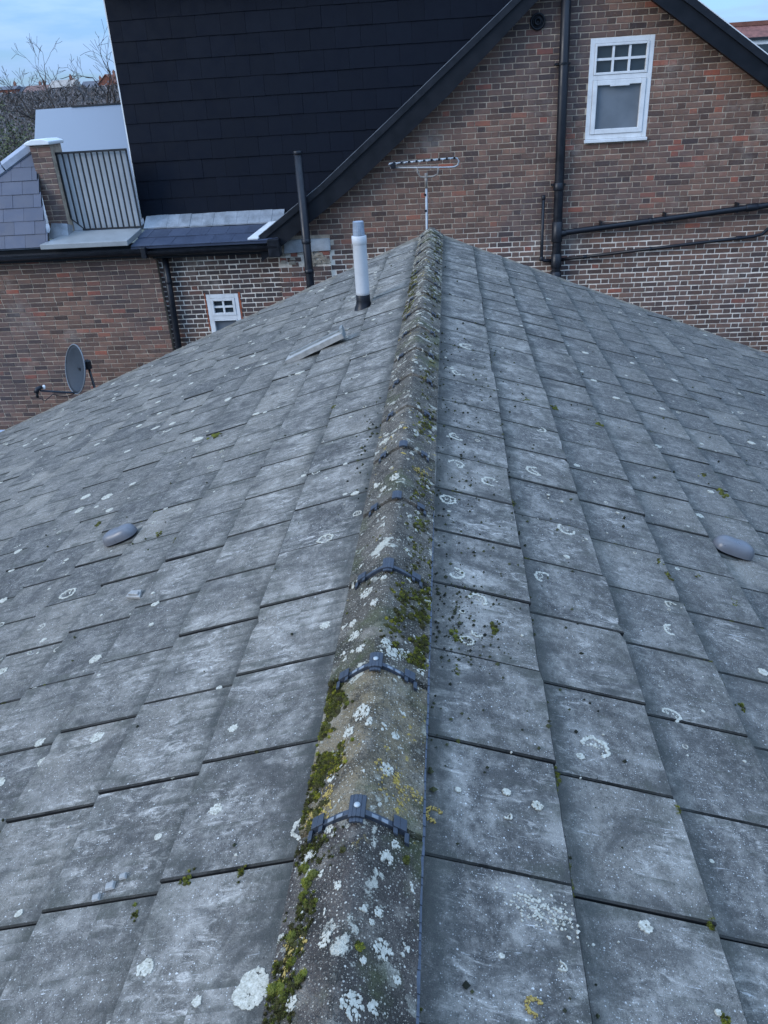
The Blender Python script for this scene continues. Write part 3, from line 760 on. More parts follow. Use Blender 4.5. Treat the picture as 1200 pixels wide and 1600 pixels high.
cr = MB()
def crumb(side, v, u, r, tint):
    c = on_tile(side, v, u, r * .45); vs_ = []
    sd = random.random() * 40
    for d in ((1, 0, 0), (-1, 0, 0), (0, 1, 0), (0, -1, 0), (0, 0, 1), (0, 0, -1)):
        vs_.append(len(cr.v)); cr.v.append(tuple(c + Vector(d) * r * random.uniform(.6, 1.25)))
    for a, b, e in ((0, 2, 4), (2, 1, 4), (1, 3, 4), (3, 0, 4), (2, 0, 5), (1, 2, 5), (3, 1, 5), (0, 3, 5)): cr.face((vs_[a], vs_[b], vs_[e]), tint)
def crumbs(n, side, vf, uf, rr):
    for _ in range(n):
        v, u = vf(), uf()
        if v < .15 or not -0.5 < u < 8.6: continue
        crumb(side, v, u, rr[0] + (rr[1] - rr[0]) * random.random() ** 2, random.random())
crumbs(420, 1, lambda: .16 + .5 * random.random() ** 1.6, lambda: random.uniform(1.3, 5.), (.0015, .008))
crumbs(230, 1, lambda: random.gauss(.24, .07), lambda: random.gauss(1.88, .14), (.0015, .0065))
crumbs(90, 1, lambda: random.gauss(.3, .1), lambda: random.gauss(2.55, .35), (.0015, .007))
crumbs(260, 1, lambda: .16 + 2.2 * random.random() ** 1.5, lambda: .6 + 7.8 * random.random() ** 1.2, (.0015, .010))
crumbs(150, -1, lambda: .16 + 2.6 * random.random() ** 1.4, lambda: .6 + 7.8 * random.random() ** 1.2, (.0015, .009))
crumbs(50, -1, lambda: random.gauss(.2, .03), lambda: random.gauss(3.2, .3), (.003, .009))
for k in range(420):
    side = random.choice((1, 1, -1)); kk = random.randrange(0, 5); crumbs(1, side, lambda: S0 + kk * GA + random.uniform(.004, .02), lambda: .6 + 5 * random.random(), (.003, .008))
m_crumb = Mat('moss crumbs', (.03, .03, .02), .95, .1)
m_crumb.color(m_crumb.mix(m_crumb.attr('tint'), (.014, .015, .012), (.06, .06, .028)))
tag(cr.build('moss_crumbs', m_crumb.m, fix=False), 'small dark crumbs of dried moss strewn over the tiles beside the ridge', 'debris', kind='stuff')

# ================================================================== THINGS ON THE ROOF
def vent(side, v, u, turn, label):
    base = on_tile(side, v, u, 0)
    t = thing('roof_vent', base, label, 'roof vent', 'plastic vent hoods on the tiles')
    nrm = roof_n(side); down = Vector((side * CT, 0, -ST)); al = Vector((0, 1, 0))
    d2 = (down * math.cos(turn) + al * math.sin(turn)).normalized(); a2 = nrm.cross(d2)
    mb = MB(); nu, nv = 28, 12
    L, Wd, H = .094, .053, .056
    rows = []
    for i in range(nv + 1):
        ph = math.pi / 2 * i / nv; row = []
        for j in range(nu):
            th = 2 * math.pi * j / nu; e = .62
            cx, sx = math.cos(th), math.sin(th)
            x = math.copysign(abs(cx) ** e, cx) * L * math.cos(ph) ** .55
            y = math.copysign(abs(sx) ** .8, sx) * Wd * math.cos(ph) ** .6
            dip = 1 - .07 * math.exp(-(x / .03) ** 2)
            z = H * math.sin(ph) ** .8 * dip
            row.append(len(mb.v)); mb.v.append(tuple(base + d2 * x + a2 * y + nrm * (z + .016)))
        rows.append(row)
    for i in range(nv):
        for j in range(nu): mb.face((rows[i][j], rows[i][(j + 1) % nu], rows[i + 1][(j + 1) % nu], rows[i + 1][j]))
    mb.build('hood', m_plastic, t, smooth=True)
    C_ = lambda x, y, z: base + d2 * x + a2 * y + nrm * z
    mb = MB(); mb.hexa([C_(-.075, -.038, .002), C_(.075, -.038, .002), C_(.075, .038, .002), C_(-.075, .038, .002), C_(-.07, -.034, .03), C_(.07, -.034, .03), C_(.07, .034, .03), C_(-.07, .034, .03)]); mb.build('under_hood_shade', m_blackpaint, t)  # black block added for the dark shade under the hood
    mb = MB(); mb.hexa([C_(-.11, -.062, -.003), C_(.115, -.062, -.003), C_(.115, .062, -.003), C_(-.11, .062, -.003), C_(-.11, -.06, .0035), C_(.113, -.06, .0035), C_(.113, .06, .0035), C_(-.11, .06, .0035)])
    mb.build('base_flange', plain('stained vent base', (.085, .08, .066), .85, .2, .35, 25) if 'stained vent base' not in bpy.data.materials else bpy.data.materials['stained vent base'], t)
    return t
vent(-1, 1.575, 3.22, .0, 'blue grey plastic vent hood on the slope with the flue and round lichen spots')
vent(1, 1.545, 3.03, .0, 'blue grey plastic vent hood on the slope without a flue, moss under its lower edge')

# flue
fb = Vector((-.513, 6.325, -.203))
t = thing('flue_pipe', fb, 'pale grey boiler flue standing upright through the tiles near the ridge', 'flue')
mb = MB(); mb.lathe([(.0, .535), (.052, .535), (.056, .53), (.057, .5), (.0555, .495), (.0555, .1), (.055, .075), (.05, .072)], fb, n=32)
mb.build('flue_tube', m_flue, t, smooth=True)
mb = MB(); mb.lathe([(.056, .47), (.059, .474), (.0597, .5), (.059, .532), (.0555, .536)], fb, n=32); mb.build('band', m_flue, t, smooth=True)
mb = MB(); mb.lathe([(.044, .535), (.042, .6), (.039, .64), (.0, .642)], fb, n=28)
for k in range(9): mb.lathe([(.0445 - .0006 * k, .54 + k * .011), (.0462 - .0006 * k, .544 + k * .011), (.0445 - .0006 * k, .548 + k * .011)], fb, n=28)
for k in range(20):
    a = 2 * math.pi * k / 20; mb.tube([fb + Vector((.0455 * math.cos(a), .0455 * math.sin(a), .535)), fb + Vector((.0405 * math.cos(a), .0405 * math.sin(a), .641))], .0022, 5)
mb.build('terminal_cage', m_flue_cage, t)
mb = MB(); mb.lathe([(.052, .085), (.057, .075), (.058, .03), (.062, .0), (.075, -.03), (.08, -.05)], fb, n=32); mb.build('weather_collar', m_blackpipe, t, smooth=True)
# broken offcut lying on the tiles
def L_(v, u, n): return on_tile(-1, .85, 5.45, 0) + Vector((-CT, 0, -ST)) * (v - .85) + Vector((0, 1, 0)) * (u - 5.45) + roof_n(-1) * n
t = thing('tile_offcut', L_(.85, 5.45, 0), 'long broken tile offcut lying loose on the slope below the flue', 'broken tile')
mb = MB(); n = 14; prev = None
for i in range(n):
    a, b = .60 + .485 * i / n, .60 + .485 * (i + 1) / n
    ja, jb = dented(a, .006, 14), dented(b, .006, 14)
    lift = lambda x: .012 + .028 * (1 - (x - .6) / .485)
    ua, ub = 5.415 + .06 * (a - .6) / .5, 5.415 + .06 * (b - .6) / .5
    mb.hexa([L_(a, ua - .055 + ja, lift(a)), L_(b, ub - .055 + jb, lift(b)), L_(b, ub + .07, lift(b)), L_(a, ua + .07, lift(a)),
             L_(a, ua - .055 + ja, lift(a) + .038), L_(b, ub - .055 + jb, lift(b) + .038), L_(b, ub + .07, lift(b) + .038), L_(a, ua + .07, lift(a) + .038)])
mb.build('slab', m_stonechip, t)
mb = MB()
mb.hexa([L_(.63, 5.44, .052), L_(1.06, 5.495, .036), L_(1.06, 5.525, .036), L_(.63, 5.47, .052), L_(.63, 5.445, .088), L_(1.06, 5.5, .066), L_(1.06, 5.52, .066), L_(.63, 5.465, .088)])
mb.hexa([L_(.60, 5.38, .034), L_(.632, 5.38, .034), L_(.632, 5.475, .034), L_(.60, 5.475, .034), L_(.59, 5.40, .105), L_(.612, 5.40, .105), L_(.612, 5.47, .11), L_(.59, 5.47, .11)])
mb.build('raised_lip', plain('dark mossy lip', (.17, .175, .165), .9, .2, .3, 20, 0, .4), t)
mb = MB(); q = [(1.165, 2.50), (1.245, 2.535), (1.235, 2.575), (1.18, 2.56)]
pts = [on_tile(-1, v, u, .001) for v, u in q] + [on_tile(-1, v, u, .013) for v, u in q]; mb.hexa(pts)
q = [(1.175, 2.512), (1.232, 2.537), (1.228, 2.55), (1.178, 2.535)]
mb.hexa([on_tile(-1, v, u, .0132) for v, u in q] + [on_tile(-1, v, u, .022) for v, u in q])
o = mb.build('slate_chip', m_stonechip, bevel=.002, loc=tuple(on_tile(-1, 1.2, 2.54, 0))); tag(o, 'small pale flake of broken tile lying flat below the vent hood', 'broken tile')
for v, u, s, lab in [(.66, 1.05, .011, 'greenish stone chip, the lowest of three loose chips on the slope'), (.635, 1.075, .013, 'middle one of three loose stone chips on the slope'), (.61, 1.095, .010, 'highest of three loose stone chips on the slope')]:
    mb = MB(); b0 = [on_tile(-1, v + s * x, u + s * y, .0005) for x, y in ((-1, -.7), (.8, -.9), (1.1, .6), (-.7, .9))]; b1 = [on_tile(-1, v + s * x, u + s * y, .008) for x, y in ((-.8, -.6), (.6, -.8), (.9, .4), (-.6, .7))]
    mb.hexa(b0 + b1); tag(mb.build('stone_chip', m_stonechip, bevel=.0015, loc=tuple(on_tile(-1, v, u, 0))), lab, 'stone', 'loose stone chips on the tiles')

# aerial behind the far gable
ay = 8.82
t = thing('tv_aerial', (-.062, ay, -.9), 'white television aerial on a mast behind the far end of the ridge', 'aerial')
mb = MB(); mb.tube([(-.066, ay, -.9), (-.043, ay, .43)], .0115, 12); mb.build('mast', m_alu, t, smooth=True)
for z in (.165, .325):
    mb = MB(); mb.tube([(-.054, ay, z), (-.0535, ay, z + .022)], .0155, 12); mb.build('mast_band', m_blackpipe, t)
mb = MB(); mb.tube([(-.045, ay, .40), (-.042, ay, .545)], .016, 10)
mb.tube([(-.135, ay - .01, .605), (-.13, ay - .01, .555), (-.105, ay - .01, .515), (-.06, ay - .01, .507), (.03, ay - .01, .512), (.08, ay - .01, .53), (.088, ay - .01, .59)], .0085, 8)
mb.build('cradle', m_rust, t, smooth=True)
mb = MB(); mb.tube([(-.415, ay, .617), (.20, ay, .590), (.262, ay, .592), (.293, ay, .61), (.302, ay, .645), (.285, ay, .672), (.26, ay, .676), (-.425, ay, .655)], .0085, 8); mb.build('boom', m_alu, t, smooth=True)
mb = MB()
for k in range(9):
    x = -.40 + k * .079; z = .658 + (x + .42) * .027; L2 = .16 - .006 * k
    mb = MB(); mb.tube([(x - .018, ay - L2, z), (x + .018, ay + L2, z)], .0045, 6); mb.build('element', m_alu, t)
mb = MB()
for k in range(9):
    x = -.375 + k * .079; mb = MB(); mb.box(x - .011, x + .011, ay - .015, ay + .015, .646 + (x + .42) * .027, .668 + (x + .42) * .027); mb.build('element_clip', m_blackpipe, t)
mb = MB(); mb.lathe([(0, -.02), (.026, -.018), (.03, 0), (.024, .018), (0, .02)], (-.385, ay - .012, .632), (0, 1, 0), 14)
mb.build('boom_cap', m_blackpipe, t)

# satellite dish on the far gable
dc = Vector((-4.56, 9.12, -1.545)); dn = Vector((-.66, -.70, .26)).normalized()
t = thing('satellite_dish', (-4.42, 8.75, -2.5), 'grey satellite dish on a bracket beyond the roof verge, against the brown brick wall', 'satellite dish')
ux = dn.cross(Vector((0, 0, 1))).normalized(); uz = ux.cross(dn).normalized()
if uz.z < 0: uz = -uz
mb = MB(); rows = []
for back in (0, 1):
    rr_ = []
    for i in range(9):
        f = i / 8; row = []
        for j in range(40):
            a = 2 * math.pi * j / 40
            p = dc + ux * (.3 * f * math.cos(a)) + uz * (.305 * f * math.sin(a)) - dn * (.06 * (1 - f * f)) - dn * (.012 * back)
            row.append(len(mb.v)); mb.v.append(tuple(p))
        rr_.append(row)
    rows.append(rr_)
    for i in range(8):
        for j in range(40): mb.face((rr_[i][j], rr_[i][(j + 1) % 40], rr_[i + 1][(j + 1) % 40], rr_[i + 1][j]))
for j in range(40): mb.face((rows[0][8][j], rows[0][8][(j + 1) % 40], rows[1][8][(j + 1) % 40], rows[1][8][j]))
mb.build('reflector', m_dish, t, smooth=True)
mb = MB(); rim = [dc + ux * (.303 * math.cos(a)) + uz * (.308 * math.sin(a)) for a in [2 * math.pi * j / 40 for j in range(41)]]; mb.tube(rim, .0085, 6, False); mb.build('rim', plain('light dish rim', (.13, .14, .15), .6, .15, .1, 9), t, smooth=True)
bot = dc - uz * .30; lnb = dc - uz * .27 + dn * .43
mb = MB(); mb.tube([bot - dn * .05, bot + dn * .02, lnb], .012, 8); mb.build('feed_arm', m_dish, t, smooth=True)
mb = MB(); mb.tube([lnb + uz * .05 - dn * .02, lnb + uz * .02 + dn * .035, lnb - uz * .03 + dn * .05], [.022, .03, .03], 12); mb.tube([lnb - uz * .02 + dn * .045, lnb - uz * .085 + dn * .03], .017, 8); lo = mb.build('feed_horn', m_blackpipe, t, smooth=True)
mb = MB(); mb.lathe([(0, 0), (.027, 0), (.029, .012), (.026, .02), (0, .022)], lnb + uz * .045 - dn * .035, -dn, 14); mb.build('horn_cap', m_upvc, t, smooth=True)
mb = MB(); mb.tube([lnb - uz * .08 + dn * .03, lnb - uz * .13 - dn * .06, lnb - uz * .05 - dn * .15, bot + dn * .12 - uz * .05, bot - dn * .05], .005, 6); mb.build('cable', m_blackpipe, t, smooth=True)
pm = dc - dn * .16 + uz * .06
mb = MB(); mb.tube([dc - dn * .05, pm], .03, 8); mb.lathe([(0, -.05), (.05, -.05), (.05, .05), (0, .05)], pm, (0, 0, 1), 10); mb.build('bracket', m_rail, t)
mb = MB(); mb.tube([pm + Vector((0, 0, .07)), pm + Vector((.04, -.02, -.55)), Vector((-4.40, 8.76, -2.35)), Vector((-4.40, 8.62, -2.35))], .016, 10); mb.build('mount_pole', m_rail, t, smooth=True)

# ================================================================== BRICKWORK
CRS = .075
def bricks(mb, x0, x1, z0, z1, Y, inside, bond='flemish', depth=.006, tint_fn=None, seed=1, hole=None, wide=None):
    rnd = random.Random(seed); k0 = math.floor(z0 / CRS); k1 = math.ceil(z1 / CRS)
    for k in range(k0, k1):
        zb = k * CRS + .0055; zt = (k + 1) * CRS - .0055
        thick = wide(k * CRS) if wide else 0.
        if bond == 'flemish': seq = (.215, .1025); off = (k % 2) * (.17)
        else: seq = (.215,); off = (k % 2) * .1125
        x = math.floor(x0) - 1 + off + rnd.gauss(0, .006); i = 0
        while x < x1:
            w = seq[i % len(seq)]; i += 1
            if bond != 'flemish' and rnd.random() < .06: w = .1025
            xa, xb = max(x, x0), min(x + w, x1); x += w + .0105 + rnd.gauss(0, .0012)
            tk = max(0., thick + rnd.gauss(0, .0012)) if thick else 0.
            zb_, zt_ = zb + tk, zt - tk * .6; xa += tk * .5; xb -= tk * .5
            if hole and zb < hole[3] and zt > hole[2] and xa < hole[1] and xb > hole[0]:
                if xa < hole[0]: xb = hole[0]
                elif xb > hole[1]: xa = hole[1]
                elif zb < hole[2]: zt_ = hole[2]
                elif zt > hole[3]: zb_ = hole[3]
                else: continue
            if xb - xa < .02 or zt_ - zb_ < .012: continue
            if not inside((xa + xb) / 2, (zb + zt) / 2, xa, xb): continue
            j = lambda a=.0016: rnd.gauss(0, a)
            y = Y - depth - abs(rnd.gauss(0, .0012))
            c = .004
            f = [(xa + j(), zb_ + j()), (xb + j(), zb_ + j()), (xb + j(), zt_ + j()), (xa + j(), zt_ + j())]
            i0 = len(mb.v)
            mb.v += [(p[0] + (c if q in (0, 3) else -c), y, p[1] + (c if q < 2 else -c)) for q, p in enumerate(f)]
            mb.v += [(p[0], y + c, p[1]) for p in f]; mb.v += [(p[0], Y + .004, p[1]) for p in f]
            t = tint_fn(rnd, (xa + xb) / 2, (zb + zt) / 2) if tint_fn else rnd.random()
            mb.face((i0, i0 + 1, i0 + 2, i0 + 3), t)
            for q in range(4):
                q2 = (q + 1) % 4
                mb.face((i0 + q2, i0 + q, i0 + 4 + q, i0 + 4 + q2), t); mb.face((i0 + 4 + q2, i0 + 4 + q, i0 + 8 + q, i0 + 8 + q2), t)
def stock(rnd, x, z):
    t = rnd.betavariate(2.2, 2.6) * .84
    if rnd.random() < .05: t = rnd.uniform(.82, 1)
    return t
def poly_z(P, x):
    if x <= P[0][0]: return P[0][1] + (x - P[0][0]) * (P[1][1] - P[0][1]) / (P[1][0] - P[0][0])
    for a, b in zip(P, P[1:]):
        if x <= b[0]: return a[1] + (b[1] - a[1]) * (x - a[0]) / (b[0] - a[0])
    return P[-1][1] + (x - P[-1][0]) * (P[-1][1] - P[-2][1]) / (P[-1][0] - P[-2][0])
W = 12.2
RL_LO = [(-2.45, -.70), (-2.33, -.624), (-1.104, .208), (.2, 1.233), (1.323, 2.215), (2.0, 2.72)]
RL_UP = [(-2.86, -.545), (-2.653, -.455), (-1.666, .195), (-.693, .935), (.893, 2.16), (2.0, 3.03)]
RR_LO = [(2.0, 2.72), (2.815, 2.165), (4.412, 1.096), (7.6, -1.04)]
RR_UP = [(2.0, 3.03), (3.357, 2.132), (4.348, 1.464), (7.8, -.86)]
def rake_lo(x): return poly_z(RL_LO, x) if x < 2.0 else poly_z(RR_LO, x)
WIN = (2.108, 2.945, .55, 1.798)
SWN = (-3.70, -3.172, -2.25, -1.345)

gh = thing('gable_house', (2, 12.2, GZ), 'brown brick gable end with black bargeboards and a white window', 'house')
# ---- gable wall
def in_gable(x, z, xa, xb):
    if z > max(rake_lo(xa), rake_lo(xb)) + .1: return False
    if xa < -1.64 and z < -.56: return False
    return True
mb = MB(); bricks(mb, -2.45, 7.2, -4.2, 2.9, W, in_gable, 'flemish', tint_fn=stock, seed=3, hole=WIN, wide=lambda z: .0032 if z < -.8 else 0.)
wall = mb.build('wall', m_brick, gh, fix=False)
mb = MB()
xs = [-2.45 + .15 * i for i in range(65)]
for a, b in zip(xs, xs[1:]):
    b = min(b, 7.2)
    top_a, top_b = rake_lo(a) + .1, rake_lo(b) + .1
    segs = [(-6.5, None)]
    if a < WIN[1] and b > WIN[0]:
        # wall is cut by the window: pieces below and above
        for (c, d) in ((max(a, a), min(b, b)),):
            lo_x0, lo_x1 = a, b
            mb.quad([(lo_x0, W, GZ), (lo_x1, W, GZ), (lo_x1, W, WIN[2]), (lo_x0, W, WIN[2])])
            mb.quad([(lo_x0, W, WIN[3]), (lo_x1, W, WIN[3]), (lo_x1, W, top_b), (lo_x0, W, top_a)])
            if a < WIN[0]: mb.quad([(a, W, WIN[2]), (WIN[0], W, WIN[2]), (WIN[0], W, WIN[3]), (a, W, WIN[3])])
            if b > WIN[1]: mb.quad([(WIN[1], W, WIN[2]), (b, W, WIN[2]), (b, W, WIN[3]), (WIN[1], W, WIN[3])])
    else: mb.quad([(a, W, GZ), (b, W, GZ), (b, W, top_b), (a, W, top_a)])
# reveals
x0, x1, z0, z1 = WIN
for q in ([(x0, W, z0), (x0, W, z1), (x0, W + .12, z1), (x0, W + .12, z0)], [(x1, W, z1), (x1, W, z0), (x1, W + .12, z0), (x1, W + .12, z1)], [(x0, W, z1), (x1, W, z1), (x1, W + .12, z1), (x0, W + .12, z1)], [(x1, W, z0), (x0, W, z0), (x0, W + .12, z0), (x1, W + .12, z0)]): mb.quad(q)
mb.build('mortar', m_mortar_mid, wall, fix=False)
# ---- sooty stub of brickwork with a broken lintel, left end of the gable
mb = MB(); bricks(mb, -2.45, -1.64, -4.2, -.80, W - .03, lambda x, z, a, b: not (z > -.95 and noise.noise((a * 5, z * 9, 1)) > -.1), 'flemish', .008, lambda r, x, z: r.choice((.2, .3, .45, .5, .9, .97)), 5)
stub = mb.build('wall_stub', m_brick, gh, fix=False)
mb = MB(); mb.box(-2.45, -1.64, W - .03, W + .12, GZ, -.80); mb.build('stub_mortar', m_mortar_white, stub)
mb = MB()
for k in range(16):
    x, z, s = random.uniform(-2.42, -1.68), random.uniform(-.95, -.78), random.uniform(.03, .085)
    mb.hexa([(x - s, W - .05 - random.uniform(0, .02), z - s * .4), (x + s, W - .05, z - s * .5), (x + s, W, z - s * .5), (x - s, W, z - s * .4), (x - s * .8, W - .04, z + s * .4), (x + s * .7, W - .045, z + s * .5), (x + s * .7, W, z + s * .4), (x - s * .8, W, z + s * .4)])
mb.build('rubble_edge', m_rubble, stub)
mb = MB(); mb.prism([(-2.345, -.765), (-2.05, -.755), (-1.98, -.79), (-1.90, -.752), (-1.625, -.748), (-1.622, -.60), (-1.64, -.572), (-2.33, -.572)], 'y', W - .055, W + .02)
mb.build('lintel', m_conc, gh, bevel=.006)

# ---- bargeboards, soffits, roof
def rake_board(lo, up, y0, y1, name, mat, x_from, x_to, dz_lo=0., dz_up=0.):
    mb = MB(); xs_ = sorted(set([x_from, x_to] + [p[0] for p in lo + up if x_from < p[0] < x_to]))
    for a, b in zip(xs_, xs_[1:]):
        mb.hexa([(a, y0, poly_z(lo, a) + dz_lo), (b, y0, poly_z(lo, b) + dz_lo), (b, y1, poly_z(lo, b) + dz_lo), (a, y1, poly_z(lo, a) + dz_lo),
                 (a, y0, poly_z(up, a) + dz_up), (b, y0, poly_z(up, b) + dz_up), (b, y1, poly_z(up, b) + dz_up), (a, y1, poly_z(up, a) + dz_up)])
    return mb.build(name, mat, gh)
for lo, up, a, b in ((RL_LO, RL_UP, -2.66, 2.0), (RR_LO, RR_UP, 2.0, 7.6)):
    rake_board(lo, up, 11.95, 11.985, 'bargeboard', m_blackpaint, a, b, 0, -.03)
    rake_board(lo, lo, 11.985, 12.19, 'soffit', m_blackpaint, max(a, -2.44), b, .03, .055)
    rake_board(up, up, 11.92, 12.0, 'verge_trim', m_blackpipe, a, b, -.10, .0)
    rake_board(up, up, 11.93, 11.99, 'verge_edge', m_white if a > 1 else m_lead, a, b, .002, .016 if a > 1 else .008)
mb = MB()
for a, b in zip(RR_UP, RR_UP[1:]):
    mb.hexa([(a[0], 12.0, a[1] - .1), (b[0], 12.0, b[1] - .1), (b[0], 20, b[1] - .1), (a[0], 20, a[1] - .1), (a[0], 12.0, a[1]), (b[0], 12.0, b[1]), (b[0], 20, b[1]), (a[0], 20, a[1])])
for a, b in zip(RL_UP, RL_UP[1:]):
    mb.hexa([(a[0], 12.0, a[1] - .1), (b[0], 12.0, b[1] - .1), (b[0], 12.84, b[1] - .1), (a[0], 12.84, a[1] - .1), (a[0], 12.0, a[1] - .004), (b[0], 12.0, b[1] - .004), (b[0], 12.84, b[1] - .004), (a[0], 12.84, a[1] - .004)])
mb.build('roof', m_blueslate, gh)
mb = MB(); mb.box(7.1, 7.2, 12.25, 20, GZ, -.8); mb.box(-2.4, 7.2, 19.9, 20, GZ, -.6); mb.build('rear_wall', m_mortar, gh)

# ---- windows
def frame_boxes(mb, x0, x1, z0, z1, w, y0, y1):
    mb.box(x0, x0 + w, y0, y1, z0, z1); mb.box(x1 - w, x1, y0, y1, z0, z1)
    mb.box(x0 + w, x1 - w, y0, y1, z0, z0 + w); mb.box(x0 + w, x1 - w, y0, y1, z1 - w, z1)
def window(name, x0, x1, z0, z1, zt, nx, nz, parent, yw, label, sash_w=.062, fan_w=.0):
    y0, y1 = yw + .012, yw + .075
    wf = MB(); frame_boxes(wf, x0, x1, z0, z1, .062, y0, y1)
    wf.box(x0 + .062, x1 - .062, y0, y1, zt - .03, zt + .03)
    win = wf.build('window', m_upvc, parent, bevel=.004); tag(win, label)
    # lower sash
    mb = MB(); frame_boxes(mb, x0 + .064, x1 - .064, z0 + .064, zt - .032, sash_w, y0 - .012, y1 - .01)
    mb.build('sash', m_upvc, win, bevel=.006)
    mb = MB(); mb.box(x0 + .06 + sash_w, x1 - .06 - sash_w, y1 - .022, y1 - .012, z0 + .06 + sash_w, zt - .03 - sash_w); mb.build('pane', m_frost, win)
    # fanlight with bars
    fx0, fx1, fz0, fz1 = x0 + .064, x1 - .064, zt + .032, z1 - .064
    mb = MB(); frame_boxes(mb, fx0, fx1, fz0, fz1, .03 + fan_w, y0 - .008, y1 - .012); mb.build('fanlight_frame', m_upvc, win, bevel=.004)
    gx0, gx1, gz0, gz1 = fx0 + .03 + fan_w, fx1 - .03 - fan_w, fz0 + .03 + fan_w, fz1 - .03 - fan_w
    mb = MB(); mb.box(gx0, gx1, y1 - .024, y1 - .014, gz0, gz1); mb.build('fanlight_pane', m_glass, win)
    mb = MB(); bw = .015
    for i in range(1, nx): xc = gx0 + (gx1 - gx0) * i / nx; mb.box(xc - bw, xc + bw, y0 + .006, y1 - .026, gz0, gz1)
    for i in range(1, nz):
        zc = gz0 + (gz1 - gz0) * i / nz
        for k in range(nx):
            a = gx0 + (gx1 - gx0) * k / nx + (bw if k else 0); b = gx0 + (gx1 - gx0) * (k + 1) / nx - (bw if k < nx - 1 else 0)
            mb.box(a, b, y0 + .008, y1 - .026, zc - bw, zc + bw)
    mb.build('glazing_bar', m_upvc, win)
    return win
gw = window('window', WIN[0], WIN[1], WIN[2] + .03, WIN[3], 1.335, 3, 2, gh, W - .02, 'white framed window with a six pane fanlight')
mb = MB(); mb.box(WIN[0] - .012, WIN[1] + .012, W - .055, W + .06, WIN[2] - .012, WIN[2] + .028); mb.build('sill', m_upvc, gw, bevel=.005)
mb = MB(); mb.box(2.40, 2.66, W - .035, W - .021, 1.225, 1.245); mb.build('trickle_vent', m_upvc, gw, bevel=.003)
mb = MB(); mb.box(WIN[0], WIN[1], W + .09, W + .1, WIN[2] + .05, WIN[3]); mb.build('blind', plain('net curtain', (.3, .33, .36), .9, .1, .1, 5), gw)

# ---- pipes on the gable
def pipe(name, pts, r, parent, label=None, collars=(), mat=None, brackets=()):
    mb = MB(); mb.tube(pts, r, 16); o = mb.build(name, mat or m_blackpipe, parent, smooth=True)
    if label: tag(o, label)
    for (c, ax, L, rr) in collars:
        mb = MB(); c = Vector(c); ax = Vector(ax).normalized()
        mb.lathe([(r, -L / 2 - .004), (rr, -L / 2), (rr + .002, -L / 2 + .006), (rr, L / 2), (r, L / 2 + .004)], c, ax, 18); mb.build('pipe_collar', mat or m_blackpipe, o, smooth=True)
    for (x, y, z, w) in brackets:
        mb = MB(); mb.box(x - w, x + w, y + r * .4, W - .007, z - .012, z + .012); mb.lathe([(r + .001, -.013), (r + .006, -.013), (r + .006, .013), (r + .001, .013)], (x, y, z), (0, 0, 1), 16); mb.build('pipe_bracket', mat or m_blackpipe, o)
    return o
pipe('downpipe', [(1.735, 12.1, 3.4), (1.765, 12.1, .6), (1.783, 12.1, -1.2), (1.79, 12.1, -6.4)], .066, gh, 'tall black soil pipe on the gable wall',
     [((1.763, 12.1, .0), (0, 0, 1), .1, .073), ((1.775, 12.1, -.62), (0, 0, 1), .28, .078), ((1.782, 12.1, -1.03), (0, 0, 1), .2, .077), ((1.785, 12.1, -1.25), (0, 0, 1), .12, .083)],
     brackets=[(1.745, 12.1, 1.53, .105), (1.765, 12.1, .02, .105)])
pipe('waste_pipe', [(1.80, 12.1, -.66), (1.9, 12.09, -.635), (4.9, 12.09, -.375), (6.8, 12.09, -.22)], .042, gh, 'wider sloping waste pipe',
     [((4.5, 12.09, -.41), (1, 0, .087), .16, .052), ((3.1, 12.09, -.53), (1, 0, .087), .05, .047), ((1.86, 12.095, -.645), (1, 0, .1), .09, .05)])
for x in (2.4, 3.3, 4.3):
    mb = MB(); mb.box(x - .012, x + .012, 12.06, W - .007, -.62 + (x - 1.9) * .0867 - .06, -.62 + (x - 1.9) * .0867 + .075); mb.build('pipe_clip', m_blackpipe, gh)
pipe('waste_pipe', [(1.80, 12.12, -1.03), (4.60, 12.125, -.815), (4.72, 12.125, -.79), (4.95, 12.125, -.56), (5.2, 12.125, .4)], .024, gh, 'thinner sloping waste pipe',
     [((2.2, 12.12, -1.0), (1, 0, .076), .05, .029), ((4.4, 12.125, -.83), (1, 0, .076), .08, .03), ((3.15, 12.12, -.925), (1, 0, .076), .03, .03)])
pipe('overflow_pipe', [(1.558, 12.12, -.12), (1.564, 12.12, -.98), (1.575, 12.12, -1.015), (1.61, 12.12, -1.03), (1.75, 12.12, -1.035)], .024, gh, 'short upright overflow pipe',
     [((1.558, 12.12, -.14), (0, 0, 1), .05, .029), ((1.565, 12.12, -1.0), (0, 0, 1), .06, .03)])
mb = MB(); vc = (1.398, W - .004, 2.035)
mb.lathe([(.10, 0), (.103, .02), (.095, .035), (.075, .03), (.07, .012), (.05, .014), (.046, .055), (.03, .057), (.026, .02), (0, .018)], vc, (0, -1, 0), 28); mb.build('wall_vent', m_blackpipe, gh, smooth=True)
pipe('vent_pipe', [(-1.949, 12.06, .655), (-1.95, 12.06, -1.3), (-1.95, 12.06, -6.4)], .06, gh, 'black vent pipe crossing the bargeboard',
     [((-1.949, 12.06, .64), (0, 0, 1), .04, .066), ((-1.95, 12.06, -.56), (0, 0, 1), .06, .067), ((-1.95, 12.06, -1.0), (0, 0, 1), .05, .067)]) if False else None
